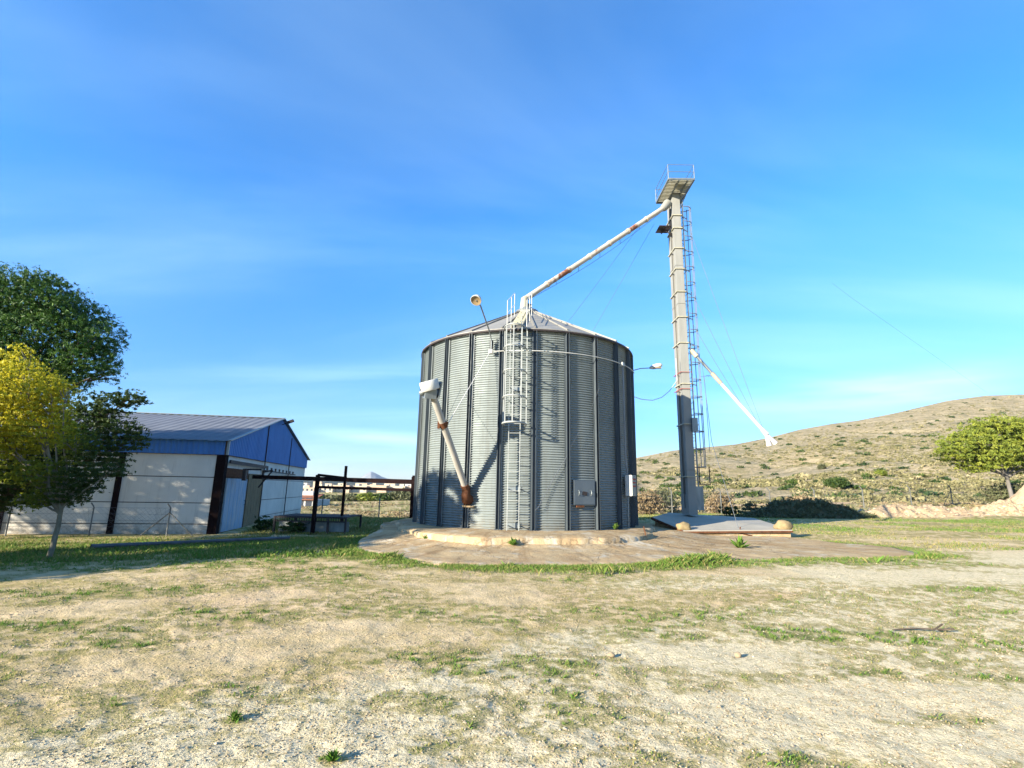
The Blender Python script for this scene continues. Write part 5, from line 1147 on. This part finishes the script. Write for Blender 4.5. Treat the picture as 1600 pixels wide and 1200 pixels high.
# ---------------------------------------------------------------- far left: town, trees, hills, mountain
def housem(n_, c): return worn(n_, c, tuple(v * .85 for v in c), .8, 0, .3)
M_h = [housem('peach_render', (.60, .46, .33)), housem('cream_render', (.62, .53, .40)), housem('white_render', (.62, .60, .55))]
M_win = Mat('far_window', (.06, .07, .09), .2).m; M_tile = worn('roof_tiles', (.36, .15, .08), (.28, .12, .07), .8, 0, .6)
def house(label, px0, px1, yt, yb, Y, mi, nwin, floors, roof=None, group=None, seed=0):
    a = atY(px0, yb, Y); b = atY(px1, yb, Y); t = atY(px0, yt, Y); g = random.Random(seed); x0, x1 = a[0], b[0]; z0 = min(a[2], b[2]) - 1.5; z1 = t[2]; dp = 9
    root = thing('town_house', label, 'house', ((x0 + x1) / 2, Y, z0), group)
    q = MB(); q.box(((x0 + x1) / 2, Y + dp / 2, (z0 + z1) / 2), (x1 - x0, dp, z1 - z0)); q.build('walls', M_h[mi], root)
    fh = (z1 - z0 - 1.5) / floors
    for f_ in range(floors):
        for i in range(nwin):
            if g.random() < .2: continue
            x = x0 + (x1 - x0) * (i + .5) / nwin; z = z0 + 1.5 + fh * (f_ + .5); q = MB(); q.box((x, Y, z), (1.1, .12, 1.3 if f_ else 2.0)); q.build('window', M_win, root)
    q = MB()
    if roof == 'gable': q.prism([(x0 - .4, Y - .5, z1), (x1 + .4, Y - .5, z1), (x1 + .4, Y + dp / 2, z1 + 1.0), (x0 - .4, Y + dp / 2, z1 + 1.0)], (0, 0, .1)); q.build('roof', M_tile, root)
    else: q.box(((x0 + x1) / 2, Y + dp / 2, z1 + .2), (x1 - x0 + .2, dp + .2, .4)); q.build('parapet', M_h[mi], root)
    q = MB(); cx = x0 + (x1 - x0) * g.uniform(.2, .8); q.box((cx, Y + dp / 2, z1 + .9), (g.uniform(2, 3), 3, 1.4)); q.build('roof_room', M_h[mi], root)
GN = 'terraced houses of the far village'
hs_ = [(462, 490, 762.5, 773, 0, 2), (488, 519, 761, 774, 1, 2), (519, 545, 759, 775, 0, 2), (545, 572, 760, 776, 1, 2), (572, 603, 759, 776, 0, 3), (603, 632, 760, 777, 1, 2), (632, 660, 761, 777, 0, 2)]
hl = ['leftmost peach terraced house of the far village, beside the warehouse', 'cream terraced house of the far village behind the first steel post', 'peach terraced house of the far village between the two steel posts', 'cream terraced house of the far village just right of the second post',
      'wide peach terraced house of the far village below the mountain peak', 'cream terraced house of the far village right of the mountain peak', 'peach terraced house of the far village next to the silo']
for i, (a, b, yt, yb, mi, nw) in enumerate(hs_): house(hl[i], a, b - .4, yt, yb, 290 + i * 4, mi, nw * 2, 2, None, GN, i)
house('small white house with a tiled roof close beside the warehouse', 462, 488, 781, 792, 95, 2, 2, 1, 'gable', None, 40)
for i, (px, py, rx, ry, mt, lb_) in enumerate(((500, 781, 3.3, 1.4, M_dkl, 'dark green tree left of the second steel post'), (524, 781, 3.0, 1.3, M_olive, 'olive tree at the second steel post'), (551, 780, 2.6, 1.4, M_olive, 'olive tree in the middle of the far field'), (574, 779, 2.2, 1.5, M_pine2, 'pale green upright tree below the village'),
      (601, 780, 3.2, 1.6, M_dkl, 'rounded dark tree behind the thin fence post'), (632, 777, 4.2, 2.2, M_olive, 'spreading olive tree nearest the silo in the far field'), (482, 786, 2.6, 1.6, M_olive, 'small olive tree beside the white house'))):
    p = atY(px, py, 130); z0 = g1(p[0], p[1])
    tree('olive_tree', lb_, (p[0], p[1]), [(p[0], p[1], p[2] + .25, rx, 2.2, ry * .8), (p[0] + 1.4, p[1], p[2] + .0, rx * .7, 2, ry * .65), (p[0] - 1.4, p[1], p[2] + .1, rx * .7, 2, ry * .65)], 3500, .22, mt, M_bark, .25, (p[0], p[1], z0 + 1.0), 80 + i, group='trees of the far field', gap=.1, twigs=False)
def farhill(name, pts, Y0, depth, mat, amp_, seed):
    px = np.array([p[0] for p in pts]); py = np.array([p[1] for p in pts], float); us = np.linspace(px[0], px[-1], 260); nv = 30; V = np.zeros((260, nv, 3))
    for i, u in enumerate(us):
        c = atY(u, float(np.interp(u, px, py)), Y0); k = c[0] / Y0
        for j in range(nv):
            t = j / (nv - 1); s = 1 - abs(t * 2 - 1) ** 1.4; Yv = Y0 + (t - .5) * depth; V[i, j] = (k * Yv, Yv, -6 + (c[2] + 6) * s)
    V[..., 2] += (fbm(V[..., 0] / depth * 14, V[..., 1] / depth * 14, 5, seed) - .5) * amp_
    idx = np.arange(260 * nv).reshape(260, nv); q = np.stack([idx[:-1, :-1], idx[1:, :-1], idx[1:, 1:], idx[:-1, 1:]], -1).reshape(-1, 4)
    return tag(npmesh(name, V.reshape(-1, 3), q, mat, smooth=True), kind='structure')
def fm(name, a, b, s): m = Mat(name, a, .95, 0, .1); m.color(m.mix(m.rng(m.noise(s, 8, .7), .42, .6), a, b)); m.bump(m.noise(s * 2, 6, .7), 1, 8); return m.m
farhill('hills', [(-500, 745), (0, 742), (380, 748), (470, 750), (540, 751), (600, 752), (660, 753), (760, 757), (1000, 768)], 900, 700, fm('wooded_hill', (.07, .09, .08), (.13, .14, .11), .012), 6, 5)
farhill('mountain', [(500, 757), (540, 753), (562, 748), (572, 741), (580, 737), (588, 740), (597, 745.5), (606, 748), (618, 749.5), (640, 753), (700, 760)], 5200, 1600, fm('limestone', (.30, .30, .29), (.22, .24, .25), .004), 14, 6)
n = 1400; b = rng.uniform(-.55, -.12, n); Yv = rng.uniform(640, 880, n); k = (Yv - 550) / 350.; x = b * Yv
for i, (px, py, s_) in enumerate(((498, 754, 1), (515, 757, .8), (477, 756, .8), (566, 756.5, 1.4), (610, 757, 1.3), (640, 758, .9), (585, 758.5, .9), (535, 756.5, .8))):
    p = atY(px, py, 560); root = thing('hill_house', ['tiny pale house on the dark far hill, %s' % w_ for w_ in ('above the first steel post', 'just left of the second post', 'nearest the warehouse', 'left of the mountain peak', 'right of the mountain peak', 'nearest the silo', 'directly below the mountain peak', 'just right of the second post')][i], 'house', (p[0], 560, p[2] - 5), 'houses scattered on the far hill')
    q = MB(); q.box((p[0], 560, p[2] - 3), (9 * s_, 8, 8)); q.build('walls', M_h[i % 3], root); q = MB(); q.box((p[0], 556 - .1, p[2] - .8), (1.4, .3, 1.6)); q.build('window', M_win, root)

def track(label_, pxa, pxb, Y0, Y1, wd, name='dirt_track'):
    us = np.linspace(pxa, pxb, 60); V = []
    for i, u in enumerate(us):
        t = i / 59; Yv = Y0 + (Y1 - Y0) * t + (fbm(np.array([u * .02]), np.array([3.]), 3, 7)[0] - .5) * 2; k = (u - 800) / F; ww = wd * (.7 + .5 * fbm(np.array([u * .05]), np.array([9.]), 3, 8)[0])
        for o_ in (-1, -.33, .33, 1): x = k * (Yv + o_ * ww); y = Yv + o_ * ww; V.append((x, y, g1(x, y) + .22 - .3 * (abs(o_) == 1)))
    V = np.array(V); idx = np.arange(240).reshape(60, 4); q = np.stack([idx[:-1, :-1], idx[1:, :-1], idx[1:, 1:], idx[:-1, 1:]], -1).reshape(-1, 4)
    tag(npmesh(name, V, q, M_heap, smooth=True), kind='structure')
track('', 930, 1120, 58, 61, 2.6); track('', 960, 1320, 67.5, 69, 1.5)

# ---------------------------------------------------------------- haze
hz = MB(); hz.box((0, 0, 92), (13800, 13800, 208)); hm = bpy.data.materials.new('haze'); hm.use_nodes = True; t_ = hm.node_tree; t_.nodes.remove(t_.nodes['Principled BSDF'])
pv = t_.nodes.new('ShaderNodeVolumePrincipled'); pv.inputs['Color'].default_value = (.80, .90, 1, 1); pv.inputs['Density'].default_value = .00006; pv.inputs['Anisotropy'].default_value = .2
t_.links.new(pv.outputs[0], t_.nodes['Material Output'].inputs['Volume'])
tag(hz.build('haze', hm), kind='stuff')
